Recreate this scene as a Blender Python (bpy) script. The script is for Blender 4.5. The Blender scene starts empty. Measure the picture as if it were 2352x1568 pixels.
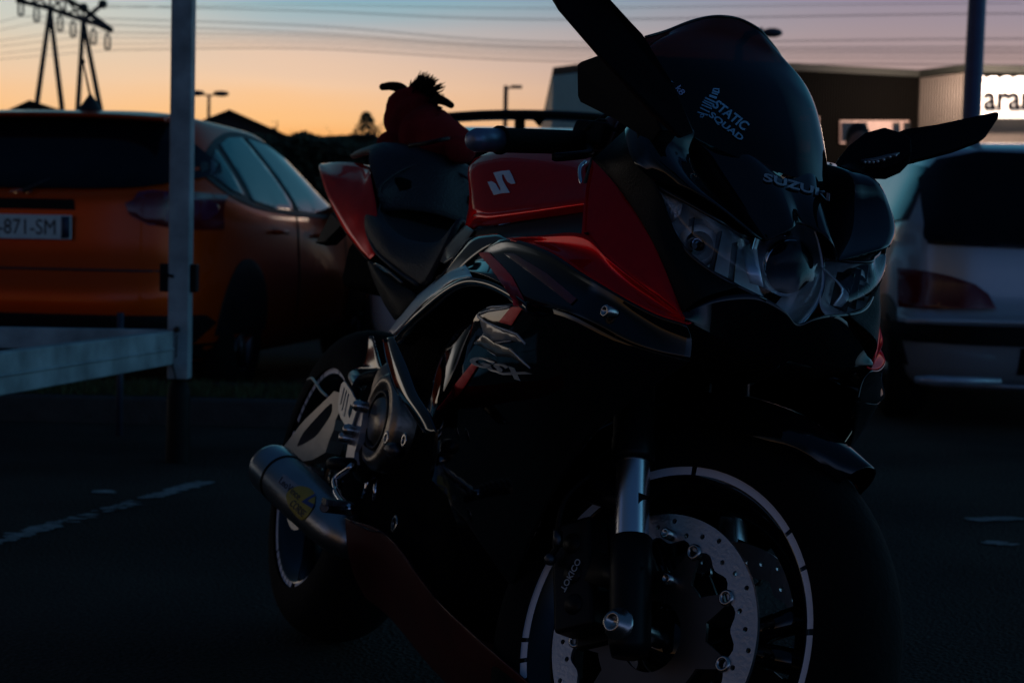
import bpy, bmesh, math, random
from mathutils import Vector, Matrix
from mathutils.bvhtree import BVHTree
from mathutils.geometry import delaunay_2d_cdt
random.seed(7)
R = math.radians
S = bpy.context.scene
COL = S.collection

# ------------------------------------------------------------------ camera
FPX = 3969.7            # focal length in pixels of a 2352 px wide picture
CH, PITCH, ROLL = 0.7846, 0.0523, 0.0218
cp = Vector((0, 0, CH))
fw = Vector((0, math.cos(PITCH), -math.sin(PITCH)))
u0 = Vector((0, math.sin(PITCH), math.cos(PITCH)))
r0 = Vector((1, 0, 0))
cr = r0*math.cos(ROLL) + u0*math.sin(ROLL)
cu = u0*math.cos(ROLL) - r0*math.sin(ROLL)
cd = bpy.data.cameras.new('camera')
cam = bpy.data.objects.new('camera', cd)
COL.objects.link(cam)
cam.matrix_world = Matrix(((cr.x, cu.x, -fw.x, cp.x), (cr.y, cu.y, -fw.y, cp.y), (cr.z, cu.z, -fw.z, cp.z), (0, 0, 0, 1)))
cd.sensor_width = 36; cd.lens = FPX/2352*36
cd.clip_end = 3000; cd.clip_start = 0.05
cd.dof.use_dof = True; cd.dof.focus_distance = 2.15; cd.dof.aperture_fstop = 10
S.camera = cam

# ------------------------------------------------------------------ world: dusk sky
W = bpy.data.worlds.new('World'); S.world = W; W.use_nodes = True
nt = W.node_tree; nt.nodes.clear()
N = nt.nodes.new; L = nt.links.new
def mth(op, a, b=None, c=None, clamp=False):
    n = N('ShaderNodeMath'); n.operation = op; n.use_clamp = clamp
    for i, v in enumerate((a, b, c)):
        if v is None: continue
        if isinstance(v, (int, float)): n.inputs[i].default_value = v
        else: L(v, n.inputs[i])
    return n.outputs[0]
tc = N('ShaderNodeTexCoord'); sx = N('ShaderNodeSeparateXYZ')
nrm = N('ShaderNodeVectorMath'); nrm.operation = 'NORMALIZE'
L(tc.outputs['Generated'], nrm.inputs[0]); L(nrm.outputs[0], sx.inputs[0])
el = mth('MULTIPLY', mth('ARCSINE', sx.outputs[2]), 180/math.pi)
az = mth('MULTIPLY', mth('ARCTAN2', sx.outputs[0], sx.outputs[1]), 180/math.pi)   # 0 = ahead, + right
# soft cloud-like drift so that the bands are not perfectly even
nz = N('ShaderNodeTexNoise'); nz.inputs['Scale'].default_value = 5; nz.inputs['Detail'].default_value = 3
mp = N('ShaderNodeMapping'); mp.inputs['Scale'].default_value = (1, 1, 9)
L(nrm.outputs[0], mp.inputs[0]); L(mp.outputs[0], nz.inputs[0])
el2 = mth('ADD', el, mth('MULTIPLY', mth('SUBTRACT', nz.outputs[0], .5), 1.1))
elf = mth('DIVIDE', el2, 40.0, clamp=True)
def ramp(stops):
    n = N('ShaderNodeValToRGB'); n.color_ramp.interpolation = 'EASE' if False else 'LINEAR'
    e = n.color_ramp.elements
    while len(e) > 1: e.remove(e[-1])
    for i, (p, c) in enumerate(stops):
        if i == 0: q = e[0]; q.position = p/40
        else: q = e.new(p/40)
        q.color = (*c, 1)
    L(elf, n.inputs[0]); return n.outputs[0]
A = ramp([(0, (.96, .30, .05)), (3.2, (1.0, .42, .10)), (4.2, (1.0, .54, .22)), (5.3, (.92, .60, .38)), (6.3, (.76, .56, .44)), (7.1, (.46, .49, .50)), (8.3, (.22, .46, .54)), (11, (.09, .30, .40)), (18, (.022, .12, .19)), (28, (.014, .045, .10)), (40, (.008, .026, .066))])
B = ramp([(0, (.7, .36, .22)), (4, (.56, .36, .28)), (5.8, (.46, .31, .28)), (7.2, (.38, .29, .31)), (8.8, (.27, .25, .34)), (12, (.06, .20, .30)), (18, (.018, .11, .19)), (28, (.014, .045, .10)), (40, (.008, .026, .066))])
C = ramp([(0, (.04, .07, .12)), (4, (.16, .23, .44)), (12, (.085, .15, .32)), (20, (.022, .055, .14)), (30, (.012, .035, .09)), (40, (.008, .026, .066))])
def mix(f, a, b):
    n = N('ShaderNodeMix'); n.data_type = 'RGBA'
    L(f, n.inputs['Factor']); L(a, n.inputs['A']); L(b, n.inputs['B']); return n.outputs['Result']
def sm(v, a, b):
    n = N('ShaderNodeMapRange'); n.interpolation_type = 'SMOOTHSTEP'
    L(v, n.inputs[0]); n.inputs[1].default_value = a; n.inputs[2].default_value = b; return n.outputs[0]
f1 = sm(az, -9, 13)
f2 = sm(mth('ABSOLUTE', mth('ADD', az, 4)), 18, 62)
A0 = ramp([(0, (.96, .30, .05)), (3.2, (1.0, .45, .12)), (4.2, (.98, .56, .26)), (5.3, (.88, .60, .38)), (6.3, (.78, .62, .45)), (7.1, (.62, .62, .54)), (8.3, (.46, .56, .56)), (11, (.09, .30, .40)), (18, (.022, .12, .19)), (28, (.014, .045, .10)), (40, (.008, .026, .066))])
DR = ramp([(0, (.16, .26, .36)), (6, (.24, .52, .76)), (16, (.14, .48, .74)), (28, (.06, .20, .34)), (40, (.008, .026, .066))])
EL = ramp([(0, (.34, .18, .08)), (5, (.18, .13, .10)), (12, (.05, .055, .07)), (24, (.01, .02, .035)), (40, (.008, .026, .066))])
A = mix(sm(az, -16, -6), A0, A)
colr = mix(f2, mix(f1, A, B), C)
# unseen left: added dark sky band above a bright strip, shaping the bike's reflections
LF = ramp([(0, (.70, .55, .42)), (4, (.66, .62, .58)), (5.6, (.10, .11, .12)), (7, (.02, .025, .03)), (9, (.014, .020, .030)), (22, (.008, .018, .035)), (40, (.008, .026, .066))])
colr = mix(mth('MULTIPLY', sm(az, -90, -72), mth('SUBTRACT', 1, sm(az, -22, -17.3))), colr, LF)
colr = mix(mth('MULTIPLY', sm(az, 32, 62), mth('SUBTRACT', 1, sm(az, 105, 150))), colr, DR)
colr = mix(mth('MULTIPLY', sm(az, -172, -150), mth('SUBTRACT', 1, sm(az, -110, -75))), colr, EL)
sky = N('ShaderNodeTexSky'); sky.sky_type = 'NISHITA'; sky.sun_disc = False
sky.sun_elevation = R(-3); sky.sun_rotation = R(-8)
add = N('ShaderNodeMix'); add.data_type = 'RGBA'; add.blend_type = 'ADD'; add.inputs['Factor'].default_value = .004
L(colr, add.inputs['A']); L(sky.outputs[0], add.inputs['B'])
bg = N('ShaderNodeBackground'); bg.inputs[1].default_value = 1.0
L(add.outputs['Result'], bg.inputs[0])
wo = N('ShaderNodeOutputWorld'); L(bg.outputs[0], wo.inputs[0])

sd = bpy.data.lights.new('sun', 'SUN'); sd.energy = .008; sd.angle = R(12); sd.color = (1, .55, .28)
so = bpy.data.objects.new('sun', sd); COL.objects.link(so)
so.rotation_euler = (R(87), 0, R(180+8))     # afterglow low behind the scene, slightly left: shines toward the camera
S.view_settings.view_transform = 'Standard'; S.view_settings.look = 'None'
S.view_settings.exposure = 0; S.view_settings.gamma = 1
S.cycles.max_bounces = 6; S.cycles.transparent_max_bounces = 10

# ------------------------------------------------------------------ helpers
def tag(o, label=None, cat=None, group=None, kind=None):
    for k, v in (('label', label), ('category', cat), ('group', group), ('kind', kind)):
        if v: o[k] = v
    return o
def empty(name, M=None, loc=None, **k):
    o = bpy.data.objects.new(name, None); COL.objects.link(o)
    if M is not None: o.matrix_world = M
    if loc is not None: o.location = loc
    o.empty_display_size = .1
    return tag(o, **k)
_m = {}
def mat(name, col, rough=.5, metal=0, coat=0, var=.12, bump=0, bscale=60, emit=None, es=0, trans=None, spec=.5, cscale=14):
    if name in _m: return _m[name]
    m = bpy.data.materials.new(name); m.use_nodes = True; _m[name] = m
    t = m.node_tree; b = t.nodes['Principled BSDF']
    b.inputs['Roughness'].default_value = rough; b.inputs['Metallic'].default_value = metal
    b.inputs['Coat Weight'].default_value = coat; b.inputs['Coat Roughness'].default_value = .04
    b.inputs['Specular IOR Level'].default_value = spec
    co = t.nodes.new('ShaderNodeTexCoord')
    n = t.nodes.new('ShaderNodeTexNoise'); n.inputs['Scale'].default_value = cscale; n.inputs['Detail'].default_value = 5
    t.links.new(co.outputs['Object'], n.inputs['Vector'])
    r = t.nodes.new('ShaderNodeValToRGB'); e = r.color_ramp.elements
    e[0].position = .3; e[1].position = .7
    e[0].color = (*[c*(1-var) for c in col], 1); e[1].color = (*[min(1, c*(1+var)) for c in col], 1)
    t.links.new(n.outputs[0], r.inputs[0]); t.links.new(r.outputs[0], b.inputs['Base Color'])
    if bump:
        n2 = t.nodes.new('ShaderNodeTexNoise'); n2.inputs['Scale'].default_value = bscale; n2.inputs['Detail'].default_value = 4
        t.links.new(co.outputs['Object'], n2.inputs['Vector'])
        bp = t.nodes.new('ShaderNodeBump'); bp.inputs['Strength'].default_value = bump; bp.inputs['Distance'].default_value = .01
        t.links.new(n2.outputs[0], bp.inputs['Height']); t.links.new(bp.outputs[0], b.inputs['Normal'])
    if emit:
        b.inputs['Emission Color'].default_value = (*emit, 1); b.inputs['Emission Strength'].default_value = es
    return m
def glassy(name, tint, ior=1.45, refl=1.0, rough=.02, dark=(.003, .003, .004), op=.0):
    """thin glass: tinted see-through plus fresnel mirror"""
    if name in _m: return _m[name]
    m = bpy.data.materials.new(name); m.use_nodes = True; _m[name] = m
    t = m.node_tree; t.nodes.clear()
    o = t.nodes.new('ShaderNodeOutputMaterial'); tr = t.nodes.new('ShaderNodeBsdfTransparent'); tr.inputs[0].default_value = (*tint, 1)
    g = t.nodes.new('ShaderNodeBsdfGlossy'); g.inputs['Roughness'].default_value = rough; g.inputs[0].default_value = (refl, refl, refl, 1)
    f = t.nodes.new('ShaderNodeFresnel'); f.inputs[0].default_value = ior
    mx = t.nodes.new('ShaderNodeMixShader')
    t.links.new(f.outputs[0], mx.inputs[0]); t.links.new(tr.outputs[0], mx.inputs[1]); t.links.new(g.outputs[0], mx.inputs[2])
    t.links.new(mx.outputs[0], o.inputs[0])
    return m
RED = mat('red_paint', (.75, .004, .012), .30, .6, .35, .06, cscale=40, spec=.0)
RED.node_tree.nodes['Principled BSDF'].inputs['Specular Tint'].default_value = (.5, .02, .03, 1)
BLK = mat('black_gloss_paint', (.003, .003, .004), .3, 0, 1, .1, spec=.0)
MBLK = mat('matt_black_plastic', (.006, .006, .006), .55, 0, 0, .2, .15, 300, spec=.12)
RUB = mat('tyre_rubber', (.006, .006, .006), .8, 0, 0, .2, .2, 120, spec=.1)
INNER = mat('flat_black_inner_metal', (.004, .004, .004), .85, 0, 0, .3, .3, 60, spec=.03)  # near-black with almost no specular, shared by engine, airbox and stays
VINYL = mat('seat_vinyl', (.012, .013, .018), .5, 0, 0, .2, .35, 260, spec=.35)
CARB = mat('carbon_pad', (.02, .02, .022), .35, 0, .4, .2, .5, 400)
CHR = mat('chrome', (.75, .76, .8), .07, 1, 0, .03)
ALU = mat('brushed_aluminium', (.48, .45, .43), .38, 1, 0, .1, .1, 150)
DALU = mat('dark_cast_metal', (.10, .10, .11), .45, 1, 0, .2, .2, 90)
BMET = mat('black_anodised_metal', (.006, .006, .007), .42, .2, 0, .15, spec=.2)
DISC = mat('brake_disc_steel', (.55, .55, .58), .42, 1, 0, .12, .1, 200)
STRIPE = mat('reflective_rim_tape', (.92, .90, .96), .45, 0, 0, .05)
DEC = mat('pale_decal_vinyl', (.62, .68, .75), .45, 0, 0, .06)
DDEC = mat('grey_badge_plastic', (.16, .15, .16), .3, .3, .5, .1)
REDD = mat('red_stripe_vinyl', (.80, .012, .02), .45, .3, 0, .05)
BOLT = mat('bolt_steel', (.55, .52, .5), .25, 1, 0, .1)

def mesh(name, vs, fs, m, parent=None, smooth=True, solid=0, off=-1, bev=0, sub=0, local=True):
    me = bpy.data.meshes.new(name); me.from_pydata([tuple(v) for v in vs], [], fs); me.validate()
    if isinstance(m, (list, tuple)):
        for q in m: me.materials.append(q)
    elif m: me.materials.append(m)
    bm = bmesh.new(); bm.from_mesh(me); bmesh.ops.remove_doubles(bm, verts=bm.verts, dist=1e-5)
    bmesh.ops.recalc_face_normals(bm, faces=bm.faces)
    for f in bm.faces: f.smooth = smooth
    bm.to_mesh(me); bm.free()
    o = bpy.data.objects.new(name, me); COL.objects.link(o)
    if parent: o.parent = parent
    if bev:
        b = o.modifiers.new('bevel', 'BEVEL'); b.width = bev; b.segments = 2; b.limit_method = 'ANGLE'; b.angle_limit = R(35)
    if sub:
        b = o.modifiers.new('sub', 'SUBSURF'); b.levels = sub; b.render_levels = sub
    if solid:
        b = o.modifiers.new('solid', 'SOLIDIFY'); b.thickness = solid; b.offset = off
    if smooth and (bev or solid):
        b = o.modifiers.new('wn', 'WEIGHTED_NORMAL'); b.keep_sharp = True
    return o
class MB:
    """collects shapes into one mesh"""
    def __init__(s): s.v = []; s.f = []
    def add(s, vs, fs):
        n = len(s.v); s.v += [Vector(v) for v in vs]; s.f += [tuple(i+n for i in f) for f in fs]; return s
    def box(s, a, b, M=None):
        (x0, y0, z0), (x1, y1, z1) = a, b
        vs = [Vector(p) for p in ((x0,y0,z0),(x1,y0,z0),(x1,y1,z0),(x0,y1,z0),(x0,y0,z1),(x1,y0,z1),(x1,y1,z1),(x0,y1,z1))]
        if M: vs = [M @ v for v in vs]
        return s.add(vs, [(0,3,2,1),(4,5,6,7),(0,1,5,4),(1,2,6,5),(2,3,7,6),(3,0,4,7)])
    def tube(s, pts, r, n=12, cap=True):
        pts = [Vector(p) for p in pts]; rs = r if isinstance(r, (list, tuple)) else [r]*len(pts)
        vs = []; fs = []; pu = None
        for i, p in enumerate(pts):
            d = (pts[min(i+1, len(pts)-1)] - pts[max(i-1, 0)]).normalized()
            if pu is None: pu = d.orthogonal().normalized()
            pu = (pu - d*pu.dot(d)).normalized(); w = d.cross(pu)
            for k in range(n):
                a = 2*math.pi*k/n; vs.append(p + (pu*math.cos(a) + w*math.sin(a))*rs[i])
        for i in range(len(pts)-1):
            for k in range(n):
                a = i*n+k; b = i*n+(k+1) % n; fs.append((a, b, b+n, a+n))
        if cap: fs.append(tuple(range(n))[::-1]); fs.append(tuple(range((len(pts)-1)*n, len(pts)*n)))
        return s.add(vs, fs)
    def lathe(s, prof, c, ax, n=48, closed=False):
        """prof: (distance along axis, radius)"""
        c = Vector(c); ax = Vector(ax).normalized(); u = ax.orthogonal().normalized(); w = ax.cross(u)
        vs = []; fs = []; m = len(prof)
        for k in range(n):
            a = 2*math.pi*k/n; d = u*math.cos(a) + w*math.sin(a)
            for (h, r) in prof: vs.append(c + ax*h + d*r)
        for k in range(n):
            k2 = (k+1) % n
            for i in range(m-1 if not closed else m):
                j = (i+1) % m; fs.append((k*m+i, k*m+j, k2*m+j, k2*m+i))
        return s.add(vs, fs)
    def ball(s, c, r, n=12, sc=(1, 1, 1), M=None):
        c = Vector(c); vs = []; fs = []
        for i in range(n+1):
            t = math.pi*i/n
            for k in range(2*n):
                a = math.pi*k/n; p = Vector((math.sin(t)*math.cos(a)*sc[0], math.sin(t)*math.sin(a)*sc[1], math.cos(t)*sc[2]))*r
                if M: p = M @ p
                vs.append(c+p)
        for i in range(n):
            for k in range(2*n):
                a = i*2*n+k; b = i*2*n+(k+1) % (2*n); fs.append((a, b, b+2*n, a+2*n))
        return s.add(vs, fs)
    def build(s, name, m, parent=None, **k): return mesh(name, s.v, s.f, m, parent, **k)
    def map(s, f): s.v = [f(v) for v in s.v]; return s

def cr1(pts, n, lin=False):
    out = []
    for i in range(len(pts)-1):
        p1, p2 = pts[i], pts[i+1]
        p0 = pts[i-1] if i else p1*2-p2
        p3 = pts[i+2] if i+2 < len(pts) else p2*2-p1
        for k in range(n):
            t = k/n
            if lin: out.append(p1.lerp(p2, t)); continue
            out.append(.5*((2*p1) + (p2-p0)*t + (2*p0-5*p1+4*p2-p3)*t*t + (3*p1-p0-3*p2+p3)*t**3))
    out.append(pts[-1].copy()); return out
def grid(rows, n=5, n2=5, lin=False, lin2=False):
    rows = [[Vector(p) for p in r] for r in rows]
    a = [cr1(r, n2, lin2) for r in rows]
    cols = [cr1([a[i][j] for i in range(len(a))], n, lin) for j in range(len(a[0]))]
    m = len(cols[0]); vs = []; fs = []
    for c in cols: vs += c
    for j in range(len(cols)-1):
        for i in range(m-1): fs.append((j*m+i, j*m+i+1, (j+1)*m+i+1, (j+1)*m+i))
    return vs, fs

# ------------------------------------------------------------------ bike frame (x forward, y left, z up), leaning on its stand
PSI, LEAN, STEER = -1.1847, .2114, .4329
BM = Matrix.Translation((-.3778, 3.4393, 0)) @ Matrix.Rotation(PSI, 4, 'Z') @ Matrix.Rotation(-LEAN, 4, 'X')
BI = BM.inverted()
RAKE = R(23.8)
SAX = Vector((-math.sin(RAKE), 0, math.cos(RAKE)))
G0 = Vector((1.513, 0, 0))
SM = Matrix.Translation(G0) @ Matrix.Rotation(STEER, 4, SAX) @ Matrix.Translation(-G0)
SI = SM.inverted()
def ray(u, v):
    d = (fw*FPX + cr*(u-1176) - cu*(v-784)).normalized(); return cp.copy(), d
def P(u, v, Y, M=BI):
    """point of the bike frame that lies at lateral offset Y on the sight line of a pixel"""
    c, d = ray(u, v); c = M @ c; d = M.to_3x3() @ d
    return c + d*((Y-c.y)/d.y)
def PS(u, v, Y): return P(u, v, Y, SI @ BI)      # same, in the steered frame
def WP(u, v, D):
    c, d = ray(u, v); return c + d*(D/d.y)
def GP(u, v, z=0):
    c, d = ray(u, v); return c + d*((z-c.z)/d.z)
K4 = .57422
def bvh_of(*objs):
    vs = []; fs = []
    for o in objs:
        n = len(vs); vs += [v.co.copy() for v in o.data.vertices]; fs += [tuple(i+n for i in p.vertices) for p in o.data.polygons]
    return BVHTree.FromPolygons(vs, fs)
def fill2d(poly, step):
    """triangulated 2D polygon with interior points"""
    pts = []
    for i, p in enumerate(poly):
        q = poly[(i+1) % len(poly)]; d = math.dist(p, q); k = max(1, int(d/step))
        for j in range(k): pts.append(Vector((p[0]+(q[0]-p[0])*j/k, p[1]+(q[1]-p[1])*j/k)))
    nb = len(pts)
    x0 = min(p[0] for p in poly); x1 = max(p[0] for p in poly); y0 = min(p[1] for p in poly); y1 = max(p[1] for p in poly)
    def ins(x, y):
        c = False; j = len(poly)-1
        for i in range(len(poly)):
            (xi, yi), (xj, yj) = poly[i], poly[j]
            if (yi > y) != (yj > y) and x < (xj-xi)*(y-yi)/(yj-yi)+xi: c = not c
            j = i
        return c
    y = y0+step/2
    while y < y1:
        x = x0+step/2
        while x < x1:
            if ins(x, y) and min(math.dist((x, y), (p.x, p.y)) for p in pts[:nb]) > step*.5: pts.append(Vector((x, y)))
            x += step
        y += step
    r = delaunay_2d_cdt(pts, [], [list(range(nb))], 1, 1e-6)
    return r[0], r[2]
def smooth2(poly, n=4):
    ps = [Vector(p) for p in poly]; out = []
    m = len(ps)
    for i in range(m):
        p0, p1, p2, p3 = ps[i-1], ps[i], ps[(i+1) % m], ps[(i+2) % m]
        for k in range(n):
            t = k/n; q = .5*((2*p1) + (p2-p0)*t + (2*p0-5*p1+4*p2-p3)*t*t + (3*p1-p0-3*p2+p3)*t**3); out.append((q.x, q.y))
    return out
def cast(bv, u, v, M, off, Y=None):
    c, d = ray(u, v); c = M @ c; d = (M.to_3x3() @ d).normalized()
    h = bv.ray_cast(c, d)
    if h[0] is None:
        if Y is None: h = (c + d*2.2, -d)
        else: return c + d*((Y-c.y)/d.y)
    n = h[1]
    if n.dot(d) > 0: n = -n
    return h[0] + n*off
def decal(name, poly, bv, m, parent, M=BI, off=.0012, step=12, Y=None, mirror=False, solid=.0008):
    vs, fs = fill2d(poly, step)
    pts = [cast(bv, v.x, v.y, M, off, Y) for v in vs]
    if mirror: pts = [Vector((p.x, -p.y, p.z)) for p in pts]
    return mesh(name, pts, [tuple(f) for f in fs], m, parent, solid=solid, off=0)
def glyphs(text, bold=0, shear=0):
    """filled text as flat verts and faces, height about 1"""
    cu_ = bpy.data.curves.new('glyphs', 'FONT'); cu_.body = text; cu_.size = 1.4; cu_.offset = bold; cu_.shear = shear; cu_.resolution_u = 4
    o = bpy.data.objects.new('glyphs', cu_); COL.objects.link(o)
    dg = bpy.context.evaluated_depsgraph_get(); dg.update()
    me = bpy.data.meshes.new_from_object(o.evaluated_get(dg))
    vs = [v.co.copy() for v in me.vertices]; fs = [tuple(p.vertices) for p in me.polygons]
    bpy.data.objects.remove(o); bpy.data.curves.remove(cu_); bpy.data.meshes.remove(me)
    x0 = min(v.x for v in vs); x1 = max(v.x for v in vs); y0 = min(v.y for v in vs); y1 = max(v.y for v in vs)
    return [Vector(((v.x-x0)/(x1-x0), (v.y-y0)/(y1-y0))) for v in vs], fs
def text_decal(name, text, bl, br, tl, bv, m, parent, M=BI, off=.0015, Y=None, bold=.01, shear=0):
    vs, fs = glyphs(text, bold, shear)
    bl, br, tl = Vector(bl), Vector(br), Vector(tl)
    pts = [cast(bv, *(bl + (br-bl)*v.x + (tl-bl)*v.y), M, off, Y) for v in vs]
    return mesh(name, pts, fs, m, parent, smooth=False, solid=.0006, off=0)
def text_flat(name, text, o, ux, uy, m, parent, bold=.01, th=.002):
    vs, fs = glyphs(text, bold); o, ux, uy = Vector(o), Vector(ux), Vector(uy)
    return mesh(name, [o + ux*v.x + uy*v.y for v in vs], fs, m, parent, smooth=False, solid=th, off=0)
def mir(v): return Vector((v[0], -v[1], v[2]))

# ================================================================== SETTING
def gmat(name, c1, c2, scale, rough, bump, bscale, spec=.3):
    m = bpy.data.materials.new(name); m.use_nodes = True; t = m.node_tree; b = t.nodes['Principled BSDF']
    b.inputs['Roughness'].default_value = rough; b.inputs['Specular IOR Level'].default_value = spec
    co = t.nodes.new('ShaderNodeTexCoord')
    n = t.nodes.new('ShaderNodeTexNoise'); n.inputs['Scale'].default_value = scale; n.inputs['Detail'].default_value = 8; n.inputs['Roughness'].default_value = .7
    n3 = t.nodes.new('ShaderNodeTexNoise'); n3.inputs['Scale'].default_value = .7; n3.inputs['Detail'].default_value = 3
    ad = t.nodes.new('ShaderNodeMath'); ad.operation = 'AVERAGE' if False else 'MULTIPLY_ADD'
    t.links.new(co.outputs['Object'], n.inputs[0]); t.links.new(co.outputs['Object'], n3.inputs[0])
    t.links.new(n3.outputs[0], ad.inputs[0]); ad.inputs[1].default_value = .6; t.links.new(n.outputs[0], ad.inputs[2])
    r = t.nodes.new('ShaderNodeValToRGB'); e = r.color_ramp.elements; e[0].position = .62; e[1].position = 1.0
    e[0].color = (*c1, 1); e[1].color = (*c2, 1)
    t.links.new(ad.outputs[0], r.inputs[0]); t.links.new(r.outputs[0], b.inputs['Base Color'])
    v = t.nodes.new('ShaderNodeTexVoronoi'); v.inputs['Scale'].default_value = bscale
    t.links.new(co.outputs['Object'], v.inputs[0])
    bp = t.nodes.new('ShaderNodeBump'); bp.inputs['Strength'].default_value = bump; bp.inputs['Distance'].default_value = .01
    t.links.new(v.outputs[0], bp.inputs['Height']); t.links.new(bp.outputs[0], b.inputs['Normal'])
    return m
ASPH = gmat('asphalt', (.002, .0018, .0015), (.085, .075, .062), 110, .9, 1.0, 110, .12)
GRASSM = gmat('grass_soil', (.012, .014, .005), (.045, .036, .014), 20, .95, .8, 60)
KERBM = gmat('kerb_concrete', (.025, .025, .025), (.05, .048, .046), 12, .85, .3, 90)
g = MB()
nx = 24
g.add([(-900, -60, 0), (900, -60, 0), (900, 1400, 0), (-900, 1400, 0)], [(0, 1, 2, 3)])
tag(g.build('asphalt_ground', ASPH, smooth=False), kind='structure')
tag(mesh('grass_verge', [(-9, 7.62, .1), (.9, 7.62, .1), (.9, 8.35, .1), (-9, 8.35, .1)], [(0, 1, 2, 3)], GRASSM, smooth=False), kind='structure')
kb = MB(); kb.box((-9, 7.48, -.02), (1.02, 7.615, .11)).box((.905, 7.62, -.02), (1.02, 8.35, .11)).box((-9, 8.355, -.02), (1.02, 8.47, .11))
tag(kb.build('kerb', KERBM, bev=.012), kind='structure')
# short grass on the verge
def blades():
    b = MB()
    for i in range(9000):
        x = random.uniform(-5, .88); y = random.uniform(7.65, 8.33); h = random.uniform(.02, .06); a = random.random()*6.3
        dx, dy = math.cos(a)*.004, math.sin(a)*.004; lx, ly = random.uniform(-.02, .02), random.uniform(-.02, .02)
        b.add([(x-dx, y-dy, .1), (x+dx, y+dy, .1), (x+lx, y+ly, .1+h)], [(0, 1, 2)])
    return b
tag(blades().build('grass', mat('grass_blade', (.05, .06, .015), .8, var=.4), smooth=False), kind='stuff')
# worn white parking line: many broken flakes of paint between two ground points
LINEM = gmat('worn_road_paint', (.12, .12, .12), (.34, .34, .34), 25, .8, .3, 100)
def flakes(name, a, b, w, cover, n):
    a, b = Vector(a), Vector(b); d = b-a; s = Vector((-d.y, d.x, 0)).normalized(); mb = MB()
    for i in range(n):
        t = random.random()
        if cover(t) < random.random(): continue
        c = a + d*t + s*random.uniform(-w/2, w/2); r = random.uniform(.006, .02); k = random.randint(5, 7); ph = random.random()*6
        z = .004 + random.random()*.0008
        vs = [(c.x+math.cos(ph+6.283*j/k)*r*random.uniform(.6, 1.9), c.y+math.sin(ph+6.283*j/k)*r*random.uniform(.6, 1.2), z) for j in range(k)]
        mb.add(vs, [tuple(range(k))])
    o = mb.build(name, LINEM, smooth=False); tag(o, kind='structure'); return o
flakes('parking_line', GP(-60, 1262), GP(470, 1108), .055, lambda t: .8*(.35+.65*abs(math.sin(t*19)))*(1 if t < .3 else (.3 if t < .72 else 1)), 620)
flakes('parking_line', GP(225, 1131), GP(250, 1131), .05, lambda t: .8, 60)
flakes('parking_line', GP(2235, 1196), GP(2335, 1192), .05, lambda t: .8, 130)
flakes('parking_line', GP(2270, 1246), GP(2320, 1254), .05, lambda t: .5, 60)

# ------------------------------------------------------------------ buildings
def wall_mat(name, c, rough=.5, metal=0, freq=6, strength=.5):
    m = mat(name, c, rough, metal, 0, .08, cscale=.8, spec=.08 if c[0] < .02 else .4); t = m.node_tree
    w = t.nodes.new('ShaderNodeTexWave'); w.bands_direction = 'X'; w.inputs['Scale'].default_value = freq
    co = t.nodes.new('ShaderNodeTexCoord'); t.links.new(co.outputs['Object'], w.inputs[0])
    bp = t.nodes.new('ShaderNodeBump'); bp.inputs['Strength'].default_value = strength; bp.inputs['Distance'].default_value = .05
    t.links.new(w.outputs[0], bp.inputs['Height']); t.links.new(bp.outputs[0], t.nodes['Principled BSDF'].inputs['Normal'])
    return m
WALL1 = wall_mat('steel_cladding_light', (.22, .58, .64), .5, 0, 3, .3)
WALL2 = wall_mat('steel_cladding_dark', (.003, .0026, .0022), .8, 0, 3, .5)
WALL3 = wall_mat('corrugated_cladding', (.22, .19, .17), .5, .2, 2.2, 1.0)
GLS = mat('dark_window_glass', (.01, .014, .018), .08, 0, 0, .1)
wh = empty('retail_warehouse', loc=(0, 0, 0), label='long flat-roofed dark clad warehouse with a lit shop sign behind the silver car', cat='building')
Cn = WP(1480, 148, 60); H = Cn.z
def gnd(p): return Vector((p.x, p.y, 0))
LF = WP(1270, 170, 64.5); RB = WP(2112, 180, 62.6); RC = WP(2215, 186, 60.5); RE = WP(3100, 215, 61.5)
def wallseg(name, a, b, z0, z1, th, m, parent, back=(0, 1)):
    """thick wall from a to b in its own rotated frame so that the cladding ribs run upright"""
    a, b = Vector((a.x, a.y, 0)), Vector((b.x, b.y, 0)); d = b-a; ang = math.atan2(d.y, d.x)
    o = MB().box((0, 0, z0), (d.length, th, z1)).build(name, m, parent, smooth=False)
    o.matrix_world = Matrix.Translation(a) @ Matrix.Rotation(ang, 4, 'Z'); return o
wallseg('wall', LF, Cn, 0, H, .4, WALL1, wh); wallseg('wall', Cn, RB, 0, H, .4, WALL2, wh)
wallseg('wall', RB, RC, 0, H, .3, WALL3, wh); wallseg('wall', RC, RE, 0, H-.12, .3, WALL3, wh)
rf = MB(); q = [LF, Cn, RB, RC, RE, RE+Vector((0, 40, 0)), LF+Vector((0, 40, 0))]
rf.add([(p.x, p.y, H+.05) for p in q] + [(p.x, p.y, H+.3) for p in q], [tuple(range(7)), tuple(range(7, 14))] + [(i, (i+1) % 7, (i+1) % 7+7, i+7) for i in range(7)])
rf.build('roof', mat('roof_trim', (.03, .035, .03), .6), wh, smooth=False)
wallseg('wall', RE, RE+Vector((0, 40, 0)), 0, H, .3, WALL3, wh); wallseg('wall', LF+Vector((0, 40, 0)), LF, 0, H, .3, WALL1, wh)
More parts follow.
